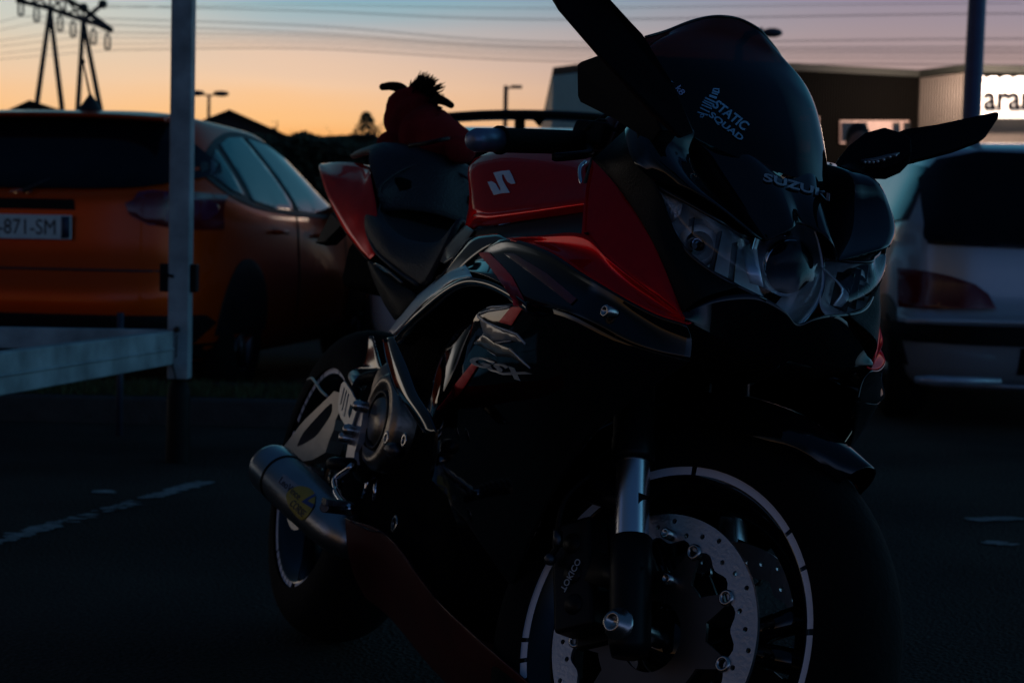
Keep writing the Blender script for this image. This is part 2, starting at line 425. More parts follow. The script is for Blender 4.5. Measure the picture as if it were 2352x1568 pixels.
# window strip with a pale lit band
wd = RB-Cn; wn = Vector((wd.y, -wd.x, 0)).normalized()
def onwall(u, v, off):
    c, d = ray(u, v); t = (Cn + wn*off - c).dot(wn)/d.dot(wn); return c + d*t
PALE = mat('pale_lit_panel', (.5, .36, .32), .5, emit=(.42, .22, .17), es=.32)
def quadbox(name, u0_, v0_, u1_, v1_, off, th, m, parent):
    a, b, c, d = onwall(u0_, v0_, off), onwall(u1_, v0_, off), onwall(u1_, v1_, off), onwall(u0_, v1_, off)
    vs = [a, b, c, d]+[p-wn*th for p in (a, b, c, d)]
    return mesh(name, vs, [(0,1,2,3),(4,7,6,5),(0,4,5,1),(1,5,6,2),(2,6,7,3),(3,7,4,0)], m, parent, smooth=False)
f = quadbox('window', 1930, 277, 2088, 330, .10, .08, PALE, wh)
for (a, b) in ((1934, 1962), (1975, 1992), (2052, 2068), (2076, 2091)): quadbox('pane', a, 281, b, 324, .16, .04, GLS, f)
f = quadbox('window', 1838, 268, 1882, 350, .10, .08, PALE, wh)
for (a, b) in ((1842, 1856), (1861, 1873)): quadbox('pane', a, 276, b, 322, .16, .04, GLS, f)
# lit fascia sign
sg = empty('shop_sign', loc=(0, 0, 0), label='brightly lit white shop fascia sign reading aran at the right edge', cat='sign')
sdir = (RE-RC).normalized(); sn = Vector((sdir.y, -sdir.x, 0)).normalized()
def onsign(u, v, off=0):
    c, d = ray(u, v); o = RC + sn*.35
    t = (o + sn*off - c).dot(sn)/d.dot(sn); return c + d*t
def signbox(name, u0_, v0_, u1_, v1_, o0, o1, m):
    a, b, c, d = onsign(u0_, v0_, o0), onsign(u1_, v0_, o0), onsign(u1_, v1_, o0), onsign(u0_, v1_, o0)
    vs = [a, b, c, d]+[p+sn*(o1-o0) for p in (a, b, c, d)]
    return mesh(name, vs, [(0,1,2,3),(4,7,6,5),(0,4,5,1),(1,5,6,2),(2,6,7,3),(3,7,4,0)], m, sg, smooth=False)
signbox('sign_panel', 2226, 186, 2700, 272, 0, .15, mat('lit_sign_face', (.8, .75, .7), .6, emit=(1, .88, .78), es=.85))
signbox('lamp_housing', 2216, 178, 2222, 262, .0, .25, mat('lit_lamp_tube', (.8, .7, .6), .5, emit=(1, .8, .6), es=2.0))
for i in range(9):
    u = 2235+i*30
    signbox('sign_lamp', u, 180, u+14, 184, .2, .7, mat('lit_lamp_head', (.8, .8, .8), .5, emit=(1, .95, .88), es=1.6))
a = onsign(2259, 254, .22); b = onsign(2376, 254, .22); t_ = onsign(2259, 212, .22)
text_flat('lettering', 'aran', a, b-a, t_-a, mat('sign_letter', (.004, .004, .006), .9, spec=0), sg, bold=.035, th=.04)
# light that the sign lamps throw on the cladding
ld = bpy.data.lights.new('sign_glow', 'AREA'); ld.energy = 420; ld.size = 6; ld.size_y = .3; ld.shape = 'RECTANGLE'; ld.color = (1, .72, .55)
lo = bpy.data.objects.new('sign_glow', ld); COL.objects.link(lo); lo.location = onsign(2240, 180, 1.3); lo.parent = sg
lo.rotation_euler = (R(62), 0, math.atan2(sdir.y, sdir.x))

# far low roofs and hedge
def gable(name, u0_, u1_, vtop, veave, D, uk, m, label, cat='building'):
    a, b, k = WP(u0_, veave, D), WP(u1_, veave, D), WP(uk, vtop, D); dp = 8
    vs = [gnd(a), gnd(b), b, k, a]; n = len(vs); bk = [Vector((v.x, v.y+dp, v.z)) for v in vs]
    root = empty(name, loc=(0, 0, 0), label=label, cat=cat)
    mesh('wall', vs+bk, [tuple(range(n)), tuple(range(2*n-1, n-1, -1)), (0, n, n+1, 1), (1, n+1, n+2, 2), (0, 4, n+4, n)], m, root, smooth=False)
    e = .25
    for (p, q_) in ((b, k), (a, k)):
        d = (p-q_).normalized()*e; u_ = Vector((0, 0, .12))
        vv = [p+d-Vector((0, e, 0)), q_-Vector((0, e, 0)), q_+Vector((0, dp+e, 0)), p+d+Vector((0, dp+e, 0))]
        mesh('roof', [v+u_*.1 for v in vv]+[v+u_*.6 for v in vv], [(0,1,2,3),(7,6,5,4),(0,4,5,1),(1,5,6,2),(2,6,7,3),(3,7,4,0)], mat('dark_roof_tile', (.02, .02, .02), .8), root, smooth=False)
DK = mat('dark_render', (.03, .028, .025), .8)
gable('house', 300, 735, 259, 350, 48, 530, DK, 'dark gabled house roof between the orange car and the street lamp')
gable('house', 15, 150, 236, 262, 60, 72, DK, 'low dark gabled roof under the power pylon')
gable('shed', 735, 870, 316, 322, 40, 860, mat('dark_shed_wall', (.025, .035, .025), .8), 'low dark shed left of the pillion seat')

# ------------------------------------------------------------------ trees
LEAF = mat('dark_foliage', (.03, .035, .015), .8, var=.4)
BARK = mat('dark_bark', (.04, .03, .02), .9)
def tree(name, u, vtop, D, wpx, label, n=500, lobes=9, cat='tree', conifer=False, bare=False, group=None):
    top = WP(u, vtop, D); s = D/FPX; wid = wpx*s; x, y, h = top.x, D, top.z
    rt = empty(name, loc=(x, y, 0), label=label, cat=cat)
    if group: rt['group'] = group
    t = MB(); t.tube([(0, 0, 0), (0, 0, h*.5), (.02*h, 0, h*.97)], [h*.022+.03, h*.015+.02, .01], 8)
    nb = 14 if not bare else 26
    for i in range(nb):
        z = h*random.uniform(.3 if conifer else .75, .95); a = random.random()*6.28; r = wid*.5*(1.15-z/h if conifer else .8)*random.uniform(.5, 1)
        p = Vector((0, 0, z)); q_ = p + Vector((math.cos(a)*r, math.sin(a)*r, r*random.uniform(.1, .5) if not conifer else r*random.uniform(-.1, .25)))
        t.tube([p, p.lerp(q_, .5)+Vector((0, 0, .03*r)), q_], [.02+.006*h, .012+.003*h, .005], 5)
        for kk in range(3):
            b_ = p.lerp(q_, random.uniform(.4, 1)); t.tube([b_, b_+Vector((random.uniform(-.2, .2), random.uniform(-.2, .2), random.uniform(.05, .25)))*wid*.5], [.008, .003], 4)
    t.build('trunk', BARK, rt)
    c = MB(); cl = [(random.uniform(-.36, .36)*wid, random.uniform(-.3, .3)*wid, h*random.uniform(.78, .97), wid*random.uniform(.13, .26)) for _ in range(lobes)]
    for i in range(n):
        if conifer:
            z = h*(1-random.random()**1.3*.75); rr = wid*.5*(1.03-z/h)*1.25*math.sqrt(random.random()); a = random.choice([k*.9+z*3 for k in range(7)])+random.uniform(-.25, .25)
            p = Vector((math.cos(a)*rr, math.sin(a)*rr, z-.15*rr))
        else:
            lx, ly, lz, lr = random.choice(cl); d = Vector((random.gauss(0, 1), random.gauss(0, 1), random.gauss(0, .9))).normalized()*lr*random.random()**.4; p = Vector((lx, ly, lz))+d
        sz = wid*random.uniform(.015, .04)*(.35 if conifer else 1)
        u_ = Vector((random.gauss(0, 1), random.gauss(0, 1), random.gauss(0, 1))).normalized(); w_ = u_.orthogonal().normalized()
        c.add([p-u_*sz, p+w_*sz*.5, p+u_*sz, p-w_*sz*.5], [(0, 1, 2, 3)])
    c.build('crown', LEAF, rt, smooth=False)
    return rt
tree('pine_tree', 842, 258, 42, 400, 'lone dark pine tree silhouetted left of the plush toy', 2600, conifer=True)
tree('slender_tree', 630, 266, 50, 26, 'thin upright tree top just right of the gabled roof', 160, 5, bare=True)
tree('slender_tree', 668, 296, 46, 46, 'small ragged tree between the roof and the shed', 260, 6, bare=True)
tree('slender_tree', 700, 302, 44, 26, 'short thin tree left of the dark shed', 160, 5, bare=True)
tree('slender_tree', 722, 298, 43, 40, 'small twiggy tree growing against the shed corner', 200, 5, bare=True)
# hedge mass
hb = MB()
for i in range(9000):
    u = random.uniform(560, 1010); top = 325 + 6*math.sin(u*.07)+9*math.sin(u*.023+1) + (0 if u > 640 else (640-u)*-.3); v = top + random.random()**1.5*120
    p = WP(u, v, random.uniform(30, 33)); sz = random.uniform(.05, .14)
    u_ = Vector((random.gauss(0, 1), random.gauss(0, 1), random.gauss(0, 1))).normalized(); w_ = u_.orthogonal().normalized()
    if p.z > 0: hb.add([p-u_*sz, p+w_*sz*.5, p+u_*sz, p-w_*sz*.5], [(0, 1, 2, 3)])
hc = WP(790, 345, 32.2)
hb.box((WP(560, 400, 32).x, 31.4, 0), (WP(1010, 400, 32).x, 32.6, WP(800, 345, 32).z))
tag(hb.build('hedge', LEAF, smooth=False), label='long dark hedge behind the tail of the motorcycle', cat='hedge')

# ------------------------------------------------------------------ street lamps, pylon, wires
POLE = mat('dark_painted_steel', (.035, .045, .07), .5, .3)
def double_lamp(u, v, D, label, sz=1.0):
    t = WP(u, v, D); rt = empty('street_lamp', loc=(t.x, D, 0), label=label, cat='street lamp', group='car park lamps')
    MB().tube([(0, 0, 0), (0, 0, t.z)], [.09, .05], 10).build('pole', POLE, rt)
    for s in (-1, 1):
        m = MB(); m.tube([(0, 0, t.z-.05), (s*.25*sz, 0, t.z)], .03, 6); m.ball((s*.42*sz, 0, t.z+.03), .24*sz, 8, (1.15, .8, .42)); m.box((s*.42*sz-.22*sz, -.15, t.z+.02), (s*.42*sz+.22*sz, .15, t.z+.1))
        m.build('lamp_head', POLE, rt)
    return rt
double_lamp(480, 217, 60, 'double-headed lamp on a thin pole right of the white steel post')
t = WP(1162, 203, 70); rt = empty('street_lamp', loc=(t.x, 70, 0), label='small single-arm lamp standing above the black car wing', cat='street lamp', group='car park lamps')
MB().tube([(0, 0, 0), (0, 0, t.z+.1)], .09, 8).build('pole', POLE, rt)
MB().tube([(0, 0, t.z), (.35, 0, t.z+.05)], .04, 6).box((.2, -.1, t.z), (.65, .1, t.z+.12)).build('lamp_head', POLE, rt)
t = WP(1774, 74, 22); rt = empty('street_lamp', loc=(t.x-.42, 22, 0), label='curved lamp head peeping out behind the top of the windscreen', cat='street lamp', group='car park lamps')
MB().tube([(0, 0, 0), (0, 0, t.z-.2), (.12, 0, t.z-.02), (.3, 0, t.z+.02)], [.09, .05, .045, .04], 10).build('pole', POLE, rt)
MB().ball((.42, 0, t.z-.01), .12, 8, (1.1, .8, .5)).build('lamp_head', POLE, rt)
t = WP(2229, 250, 13); rt = empty('lamp_post', loc=(t.x-.02, 13, 0), label='tall dark blue steel post in front of the lit sign', cat='post')
MB().lathe([(0, .08), (3, .065), (7.5, .05)], (0, 0, 0), (0, 0, 1), 16).build('pole', mat('navy_painted_steel', (.03, .05, .12), .4, .2), rt)
MB().box((-.15, -.15, 0), (.15, .15, .02)).build('base_plate', POLE, rt, bev=.004)
rt.rotation_euler = (0, R(.9), 0)

# pylon (lattice beam on two A legs), about 110 m away
PYM = mat('galvanised_lattice', (.02, .03, .03), .7)
D = 110.; py = empty('electricity_pylon', loc=(0, 0, 0), label='portal electricity pylon with two A-shaped legs behind the orange car', cat='pylon')
def pp(u, v, dd=0): return WP(u, v, D+dd)
lg = MB()
for (ap, l, r_) in (((115, 22), (72, 330), (152, 330)), ((191, 48), (174, 330), (246, 330))):
    for e in (l, r_):
        m = MB(); a_ = pp(*ap); b_ = pp(*e); b_ = a_ + (b_-a_)*((a_.z)/(a_.z-b_.z))
        m.tube([a_, b_], [.16, .26], 6); m.build('leg', PYM, py)
bm_ = MB()
Ls = [(38, 2), (75, 10), (115, 20), (150, 32), (191, 46), (228, 58), (258, 72)]
Us = [(38, -8), (80, -14), (115, -18), (150, -4), (191, 20), (205, 30), (258, 70)]
for q_ in (Ls, Us): bm_.tube([pp(*a) for a in q_], .16, 5)
for i in range(6): bm_.tube([pp(*Ls[i]), pp(*Us[i+1])], .09, 4); bm_.tube([pp(*Us[i]), pp(*Ls[i+1])], .09, 4)
for i in range(7): bm_.tube([pp(*Ls[i]), pp(*Us[i])], .09, 4)
bm_.tube([pp(191, 48), pp(212, 30), pp(236, 10)], .14, 5); bm_.ball(pp(236, 10), .3, 6); bm_.ball(pp(192, 18), .3, 6)
bm_.build('cross_arm', PYM, py)
INS = mat('glass_insulator', (.12, .2, .18), .4)
for (u, v) in ((48, 6), (84, 20), (138, 42), (168, 55), (215, 72), (247, 84)):
    m = MB(); m.tube([pp(u-1, v-8), pp(u-5, v+2), pp(u-5.5, v+28)], .07, 4); m.tube([pp(u-1, v-8), pp(u+5, v+2), pp(u+5.5, v+28)], .07, 4)
    for sgn in (-5.3, 5.3):
        for k in range(8): m.ball(pp(u+sgn, v+5+k*3), .085, 4, (1, 1, .6))
    m.tube([pp(u-5.5, v+29), pp(u+5.5, v+29)], .1, 4)
    m.build('insulator', INS, py)
WIRE = mat('overhead_wire', (.45, .42, .42), .6)
wires = [((48, 36), (700, 58), (1260, 96), (2360, 88), 'topmost'), ((84, 50), (700, 74), (1260, 106), (2360, 108), 'second'), ((138, 72), (700, 82), (1260, 112), (2360, 117), 'third'),
         ((168, 85), (720, 92), (1260, 120), (2360, 124), 'fourth'), ((215, 100), (720, 100), (1260, 128), (2360, 134), 'fifth'), ((247, 114), (700, 110), (1260, 139), (2360, 148), 'lowest'),
         ((236, 12), (700, 24), (1260, 44), (2360, 30), 'thin upper'), ((192, 18), (700, 10), (1260, 18), (2360, 6), 'faint highest')]
for (a_, b_, c_, d_, nm) in wires:
    for k in (0, 1):
        pts = [WP(a_[0], a_[1]+k*3, 110), WP(b_[0], b_[1]+k*3, 100), WP(c_[0], c_[1]+k*3, 92), WP(d_[0], d_[1]+k*3, 84), WP(3600, d_[1]+k*3+10, 76)]
        tag(MB().tube(cr1(pts, 6), .012 if nm[0] not in 'f' else .008, 5).build('power_line', WIRE), label='thin overhead power line strung right from the electricity pylon', cat='power line', group='overhead power lines')
for (a_, b_) in (((-40, 62), (48, 38)), ((-40, 78), (84, 52)), ((-40, 100), (138, 74)), ((-40, 112), (168, 88)), ((-40, 128), (215, 101)), ((-40, 140), (247, 116))):
    tag(MB().tube([WP(a_[0]-900, a_[1]+190, 90), WP(*a_, 106), WP(*b_, 110)], .015, 5).build('power_line', WIRE), label='thin overhead power line leaving the electricity pylon to the left', cat='power line', group='overhead power lines')

# ------------------------------------------------------------------ white steel frame (cart shelter)
WST = mat('white_painted_steel', (.26, .30, .32), .55, 0, 0, .38, .12, 30, cscale=9)
cs = empty('cart_shelter', loc=(WP(414, 700, 6.2).x, 6.2, 0), label='white painted square steel post with two low rails in front of the orange car', cat='shelter frame')
p0 = cs.location
m = MB(); m.box((-.038, -.038, .30), (.038, .038, 3.2)); m.build('post', WST, cs, bev=.006)
def rail(a, b, z0, z1, th, name='rail'):
    a, b = Vector(a)-p0, Vector(b)-p0; d = (b-a).normalized(); s = Vector((-d.y, d.x, 0))*th/2
    return MB().add([a+s, a-s, b-s, b+s]+[], []) if False else mesh(name, [Vector((q.x, q.y, z)) for z in (z0, z1) for q in (a+s, a-s, b-s, b+s)], [(0,1,2,3),(7,6,5,4),(0,4,5,1),(1,5,6,2),(2,6,7,3),(3,7,4,0)], WST, cs, bev=.006)
a = WP(440-28, 700, 6.14); b = WP(-420, 700, 4.3)
zz = WP(414, 812, 6.15).z; z2 = WP(414, 853, 6.15).z
rail((p0.x-.035, 6.14, 0), (-1.63, 3.40, 0), .354, .474, .05)
rail((p0.x-.035, 6.14, 0), (-1.63, 3.40, 0), .406, .415, .064, 'rail_lip')
rail((p0.x-.039, 6.2, 0), (p0.x-2.4, 5.92, 0), .40, .476, .04)
MB().tube([(-.002, -.042, z2+.15), (-.002, -.052, z2+.15)], .011, 10).tube([(-.002, -.046, z2+.13), (-.004, -.046, z2+.05)], .002, 6).build('bolt', mat('rusty_bolt', (.02, .012, .008), .8), cs)
m = MB()
zc = WP(414, 638, 6.2).z
MB().box((.0385, -.03, zc-.05), (.062, .03, zc+.05)).build('clamp', MBLK, cs, bev=.004)
m.box((-.07, -.03, zc-.05), (-.0385, .03, zc+.05)); m.tube([(-.04, -.045, zc+.012), (-.015, -.045, zc+.004)], .006, 6); m.box((-.06, -.045, zc+.005), (-.0385, -.03, zc+.02))
m.build('clamp', MBLK, cs, bev=.004)
zt = WP(410, 872, 6.15).z
MB().lathe([(0, .046), (zt*.3, .043), (zt*.8, .042), (zt*.93, .034), (zt, .01)], (0, -.006, 0), (0, 0, 1), 20).build('foot_sleeve', MBLK, cs)
MB().tube([(0, -.052, zt-.01), (-.01, -.047, zt+.03), (-.02, -.042, zt+.06)], .003, 6).build('strap', MBLK, cs)
rt = empty('thin_post', loc=(WP(275, 900, 7.0).x, 7.0, 0), label='short thin dark post standing under the white rails', cat='post')
MB().tube([(0, 0, 0), (0, 0, .5)], .014, 8).build('pole', POLE, rt)

# ================================================================== CARS
def carpaint(name, c, flake=.3): return mat(name, c, .3, .25, .6, .05, cscale=3)
CGL = mat('car_glass', (.008, .012, .016), .05, 0, 0, .05, spec=.8)
RGL = mat('dark_rear_glass', (.003, .004, .006), .12, spec=.15)
SEAL = mat('window_seal', (.006, .006, .007), .5)
LENSR = mat('tail_lens_red', (.12, .003, .005), .15, 0, .25, .1)
LENSC = mat('clear_lens', (.3, .3, .3), .1, 0, 1, .1)
def plan(w, x0, x1, n, N_=112):
    """rounded box outline, x forward; returns points starting at the rear centre, going to the right side (y<0)"""
    cx, a = (x0+x1)/2, (x1-x0)/2; out = []
    for k in range(N_):
        t = 2*math.pi*(k+.5)/N_; c, s = math.cos(t), math.sin(t)
        # uniform-ish spacing on a superellipse
        x = -math.copysign(abs(c)**(2/n), c); y = -math.copysign(abs(s)**(2/n), s)
        out.append(Vector((cx+a*x, w*y, 0)))
    # resample by arc length
    P_ = out+[out[0]]; Ls_ = [0]
    for i in range(N_): Ls_.append(Ls_[-1]+(P_[i+1]-P_[i]).length)
    res = []; j = 0
    for k in range(N_):
        d = Ls_[-1]*k/N_
        while Ls_[j+1] < d: j += 1
        f = (d-Ls_[j])/(Ls_[j+1]-Ls_[j]); res.append(P_[j].lerp(P_[j+1], f))
    return res
def car(name, label, paint, levels, M, spec, cat='car'):
    root = empty(name, M, label=label, cat=cat)
    N_ = 112; vs = []; fs = []; zs = []
    L2 = [Vector(l) for l in levels]   # z, rear x, front x, half width, exponent
    Lf = []
    for i in range(len(levels)-1):
        for k in range(3):
            t = k/3
            p1, p2 = levels[i], levels[i+1]
            p0 = levels[i-1] if i else p1; p3 = levels[i+2] if i+2 < len(levels) else p2
            q = []
            for c in range(5):
                m1 = (p2[c]-p0[c])*.5 if i else (p2[c]-p1[c]); m2 = (p3[c]-p1[c])*.5
                # damp tangents: monotone
                if (p2[c]-p1[c])*m1 <= 0: m1 = 0
                if (p2[c]-p1[c])*m2 <= 0: m2 = 0
                lim = 2.0*abs(p2[c]-p1[c]); m1 = max(-lim, min(lim, m1)); m2 = max(-lim, min(lim, m2))
                q.append((2*t**3-3*t*t+1)*p1[c]+(t**3-2*t*t+t)*m1+(-2*t**3+3*t*t)*p2[c]+(t**3-t*t)*m2)
            Lf.append(q)
    Lf.append(list(levels[-1]))
    for l in Lf:
        for p in plan(l[3], l[1], l[2], l[4], N_): vs.append((p.x, p.y, l[0]))
    for i in range(len(Lf)-1):
        for k in range(N_): a = i*N_+k; b = i*N_+(k+1) % N_; fs.append((a, b, b+N_, a+N_))
    top = (len(Lf)-1)*N_
    # roof: shrink to a ridge with crown
    for s, dz in ((.8, .012), (.5, .024), (.2, .03)):
        l = Lf[-1]; cx = (l[1]+l[2])/2; n0 = len(vs)
        for k in range(N_):
            v = vs[top+k]; vs.append((cx+(v[0]-cx)*s, v[1]*s, l[0]+dz))
        for k in range(N_):
            a = (n0-N_)+k; b = (n0-N_)+(k+1) % N_
            fs.append((a, b, n0+(k+1) % N_, n0+k))
    fs.append(tuple(range(len(vs)-N_, len(vs)))); fs.append(tuple(range(N_))[::-1])
    body = mesh('body', vs, fs, paint, root)
    bv = bvh_of(body)
    def on(poly, axis, m, nm, par, off=.010, step=.06, th=.004, both=False, sm=True):
        """panel laid on the body: axis 'r' rear (y,z), 's' side (x,z) right (and left if both), 't' top (x,y)"""
        poly = smooth2(poly, 3) if sm else poly
        v2, f2 = fill2d(poly, step); made = []
        for s in ((1, -1) if both else (1,)):
            pts = []
            for v in v2:
                if axis == 'r': o, d = Vector((-2, v.x, v.y)), Vector((1, 0, 0))
                elif axis == 's': o, d = Vector((v.x, -2*s, v.y)), Vector((0, s, 0))
                else: o, d = Vector((v.x, v.y, 3)), Vector((0, 0, -1))
                h = bv.ray_cast(o, d)
                if h[0] is None: h = bv.find_nearest(o+d*1.2)
                n = h[1] if h[1].dot(d) < 0 else -h[1]
                pts.append(h[0]+n*off)
            made.append(mesh(nm, pts, [tuple(f) for f in f2], m, par, solid=th, off=0))
        return made
    # wheels with arches
    for x in spec['wheels']:
        for s in (-1, 1):
            w = spec['w']; r = spec['wr']
            wr = empty('wheel'); wr.parent = root; wr.location = (x, s*(w-.11), r)
            MB().lathe([(-.1, r*.62), (-.1, r*.9), (-.07, r), (.07, r), (.1, r*.9), (.1, r*.62)], (0, 0, 0), (0, s, 0), 40).build('tyre', RUB, wr)
            m = MB(); m.lathe([(-.08, r*.62), (.085, r*.63), (.095, r*.6), (.06, r*.56), (-.05, r*.5)], (0, 0, 0), (0, s, 0), 40); m.lathe([(.055, .0), (.06, .05), (.03, .06)], (0, 0, 0), (0, s, 0), 16)
            for k in range(5):
                a = 6.283*k/5; c, sn_ = math.cos(a), math.sin(a)
                m.tube([(0, s*.05, 0), (c*r*.3, s*.065, sn_*r*.3), (c*r*.6, s*.07, sn_*r*.6)], [.035, .028, .022], 8)
            m.build('rim', DALU, wr)
        arch = [(x+(spec['wr']+.055)*math.cos(t), spec['wr']+(spec['wr']+.055)*math.sin(t)) for t in [math.pi*k/14 for k in range(15)]]
        arch = [(a, max(b, levels[0][0]+.005)) for a, b in arch]
        on(arch, 's', SEAL, 'wheel_arch', root, .004, .07, both=True, sm=False)
    return root, body, on
def mirror_(root, x, y, z, paint, s):
    o = MB().ball((x, y+s*.09, z), .1, 10, (.8, 1.15, .72)).tube([(x+.05, y-s*.03, z-.05), (x, y+s*.05, z-.02)], .03, 8).build('side_mirror', paint, root); return o

# --- orange hatchback
ORG = mat('orange_paint', (.58, .055, .001), .35, .4, .35, .05, cscale=3, spec=.05)
a0 = WP(28, 560, 8.25); hd = -R(7.6)
CM = Matrix.Translation((a0.x, 8.25, 0)) @ Matrix.Rotation(math.pi/2+hd, 4, 'Z')
lv = [(.20, .12, 4.25, .80, 6), (.32, .02, 4.33, .89, 6), (.52, 0, 4.36, .915, 6), (.62, .03, 4.34, .92, 6), (.75, .07, 4.25, .915, 5.5), (.92, .08, 4.0, .905, 5.5), (1.0, .09, 3.5, .885, 5.5), (1.06, .13, 3.2, .86, 5.5), (1.2, .30, 2.86, .78, 5.5), (1.36, .47, 2.5, .67, 5.5), (1.43, .56, 2.32, .60, 5.5), (1.455, .66, 2.2, .52, 5)]
root, body, on = car('orange_hatchback', 'orange hatchback with dark rear window and roof aerial behind the white rails', ORG, lv, CM, dict(wheels=(.86, 3.5), w=.91, wr=.33))
on([(-.55, 1.385), (0, 1.4), (.55, 1.385), (.66, 1.3), (.80, 1.14), (.66, 1.06), (.42, 1.035), (0, 1.03), (-.42, 1.035), (-.66, 1.06), (-.80, 1.14), (-.66, 1.3)], 'r', RGL, 'rear_window', root, .014)
MB().tube([(.055, -.03, 1.02), (.17, -.16, 1.10), (.30, -.34, 1.16)], [.012, .008, .006], 6).build('wiper', SEAL, root)
# spoiler lip over the rear window
sp_ = MB(); 
vs, fs = grid([[(.44, y, 1.395-.05*abs(y)**2) for y in (-.60, -.35, 0, .35, .60)], [(.40, y*1.0, 1.418-.05*abs(y)**2) for y in (-.60, -.35, 0, .35, .60)], [(.62, y, 1.452-.05*abs(y)**2) for y in (-.58, -.35, 0, .35, .58)]], 4, 4)
mesh('spoiler', vs, fs, ORG, root, solid=.02)
seal = [(.50, 1.13), (.62, 1.22), (.95, 1.33), (1.4, 1.40), (1.9, 1.40), (2.4, 1.32), (2.85, 1.17), (3.16, 1.0), (2.9, .96), (1.9, .955), (1.2, .97), (.85, 1.0), (.62, 1.05)]
on(seal, 's', SEAL, 'window_seal', root, .004, both=True)
for pl in ([(.56, 1.13), (.66, 1.2), (.84, 1.27), (.88, 1.04), (.72, 1.06)], [(.95, 1.3), (1.2, 1.352), (1.52, 1.375), (1.80, .985), (1.4, .985), (1.0, 1.02)], [(1.62, 1.378), (2.0, 1.36), (2.4, 1.28), (2.8, 1.14), (3.02, 1.0), (2.5, .98), (1.90, .985)]):
    on(pl, 's', CGL, 'side_window', root, .010, sm=False, both=True)
on([(2.6, -.55), (2.6, .55), (3.05, .62), (3.05, -.62)], 't', CGL, 'windscreen', root, .008, sm=False)
for s in (-1, 1):
    pl = [(s*.52, .97), (s*.62, 1.02), (s*.76, 1.035), (s*.855, 1.03), (s*.865, .86), (s*.76, .85), (s*.62, .88), (s*.54, .92)]
    on(pl, 'r', LENSR, 'tail_light', root, .012, .04, sm=False)
on([(.13, 1.02), (.25, 1.02), (.42, 1.0), (.5, .965), (.4, .91), (.13, .87)], 's', mat('tail_lens_side', (.10, .01, .04), .2, 0, .3, .05), 'tail_light', root, .012, .05, both=True)
on([(-.8, .31), (.8, .31), (.86, .40), (.84, .44), (-.84, .44), (-.86, .40)], 'r', MBLK, 'bumper_insert', root, .012, sm=False)
on([(-.86, .30), (.86, .30), (.8, .22), (-.8, .22)], 'r', MBLK, 'diffuser', root, .010, sm=False)
on([(-.7, .645), (.7, .645), (.7, .655), (-.7, .655)], 'r', SEAL, 'tailgate_gap', root, .003, sm=False)
on([(-.28, .935), (.28, .935), (.27, .985), (-.27, .985)], 'r', MBLK, 'plate_recess', root, .006, sm=False)
pl = MB().box((-.262, -.014, -.058), (.262, 0, .058)).build('number_plate', mat('pale_plate', (.52, .62, .62), .45), root, bev=.003)
PM = Matrix.Translation((.055, -.012, .85)) @ Matrix.Rotation(-math.pi/2, 4, 'Z'); pl.matrix_local = PM
text_flat('lettering', 'AE-871-SM', (-.205, -.0150, -.036), (.392, 0, 0), (0, 0, .072), mat('plate_ink', (.01, .01, .012), .6), pl, bold=.0, th=.001)
MB().box((-.258, -.0155, -.052), (-.215, -.0143, .052)).build('blue_band', mat('plate_blue', (.01, .03, .06), .5), pl)
MB().box((.215, -.0155, -.052), (.258, -.0143, .052)).build('blue_band', mat('plate_blue', (.01, .03, .06), .5), pl)
bd = MB().lathe([(0, .0), (.006, .05), (.004, .060), (0, .062)], (0, 0, 0), (-1, 0, 0), 32).map(lambda v: Vector((v.x, v.y*1.0, v.z*.42))).build('badge', mat('badge_blue', (.02, .03, .09), .2, 0, 1), root); bd.location = (.105, 0, 1.0)
MB().lathe([(.0, .060), (.008, .062), (.008, .068), (0, .07)], (0, 0, 0), (-1, 0, 0), 32).map(lambda v: Vector((v.x, v.y, v.z*.44))).build('badge_ring', CHR, bd)
text_flat('badge_script', 'Ford', (-.0095, .034, -.012), (0, -.068, 0), (0, 0, .026), CHR, bd, th=.001)
mirror_(root, 2.78, -.86, .99, ORG, -1); mirror_(root, 2.78, .86, .99, ORG, 1)
for s in (-1, 1):
    for x in (1.32, 2.25):
        o = MB().tube([(x, 0, 0), (x+.03, -.03*1, 0), (x+.17, -.03, 0), (x+.2, 0, 0)], .012, 8).build('door_handle', ORG, root); o.location = (0, s*.915, .86 if x < 2 else .85); o.scale = (1, -s if s > 0 else 1, 1)
for xx in (1.86, 3.05): on([(xx, .34), (xx+.012, .34), (xx+.0, .96), (xx-.012, .96)], 's', SEAL, 'door_gap', root, .003, sm=False, both=True)
MB().lathe([(0, .06), (.02, .05), (.06, .022), (.085, .006)], (.72, 0, 0), (0, 0, 1), 16).tube([(.72, 0, .07), (.64, 0, .20), (.62, 0, .235)], [.007, .005, .004], 6).ball((.615, 0, .24), .012, 6).build('aerial', SEAL, root).location = (0, -.10, 1.458)

# --- dark hatchback with black wing, behind the motorcycle
NAVY = mat('deep_blue_paint', (.85, .92, 1.0), .22, .3, 1, .03)
a0 = WP(1235, 560, 8.4)
CM2 = Matrix.Translation((a0.x, 8.4, 0)) @ Matrix.Rotation(math.pi/2+R(1), 4, 'Z')
lv2 = [(.20, .10, 3.9, .78, 6), (.4, 0, 4.0, .86, 6), (.6, .0, 4.0, .87, 6), (.85, .06, 3.7, .86, 5.5), (.98, .1, 3.1, .83, 5.5), (1.15, .2, 2.8, .76, 5.5), (1.345, .29, 2.4, .69, 5.5), (1.37, .36, 2.3, .67, 5.5), (1.40, .52, 2.2, .64, 5), (1.428, .70, 2.05, .58, 5)]
root, body, on = car('wing_hatchback', 'blue hatchback with a black roof wing half hidden behind the motorcycle seat', NAVY, lv2, CM2, dict(wheels=(.75, 3.2), w=.87, wr=.30))
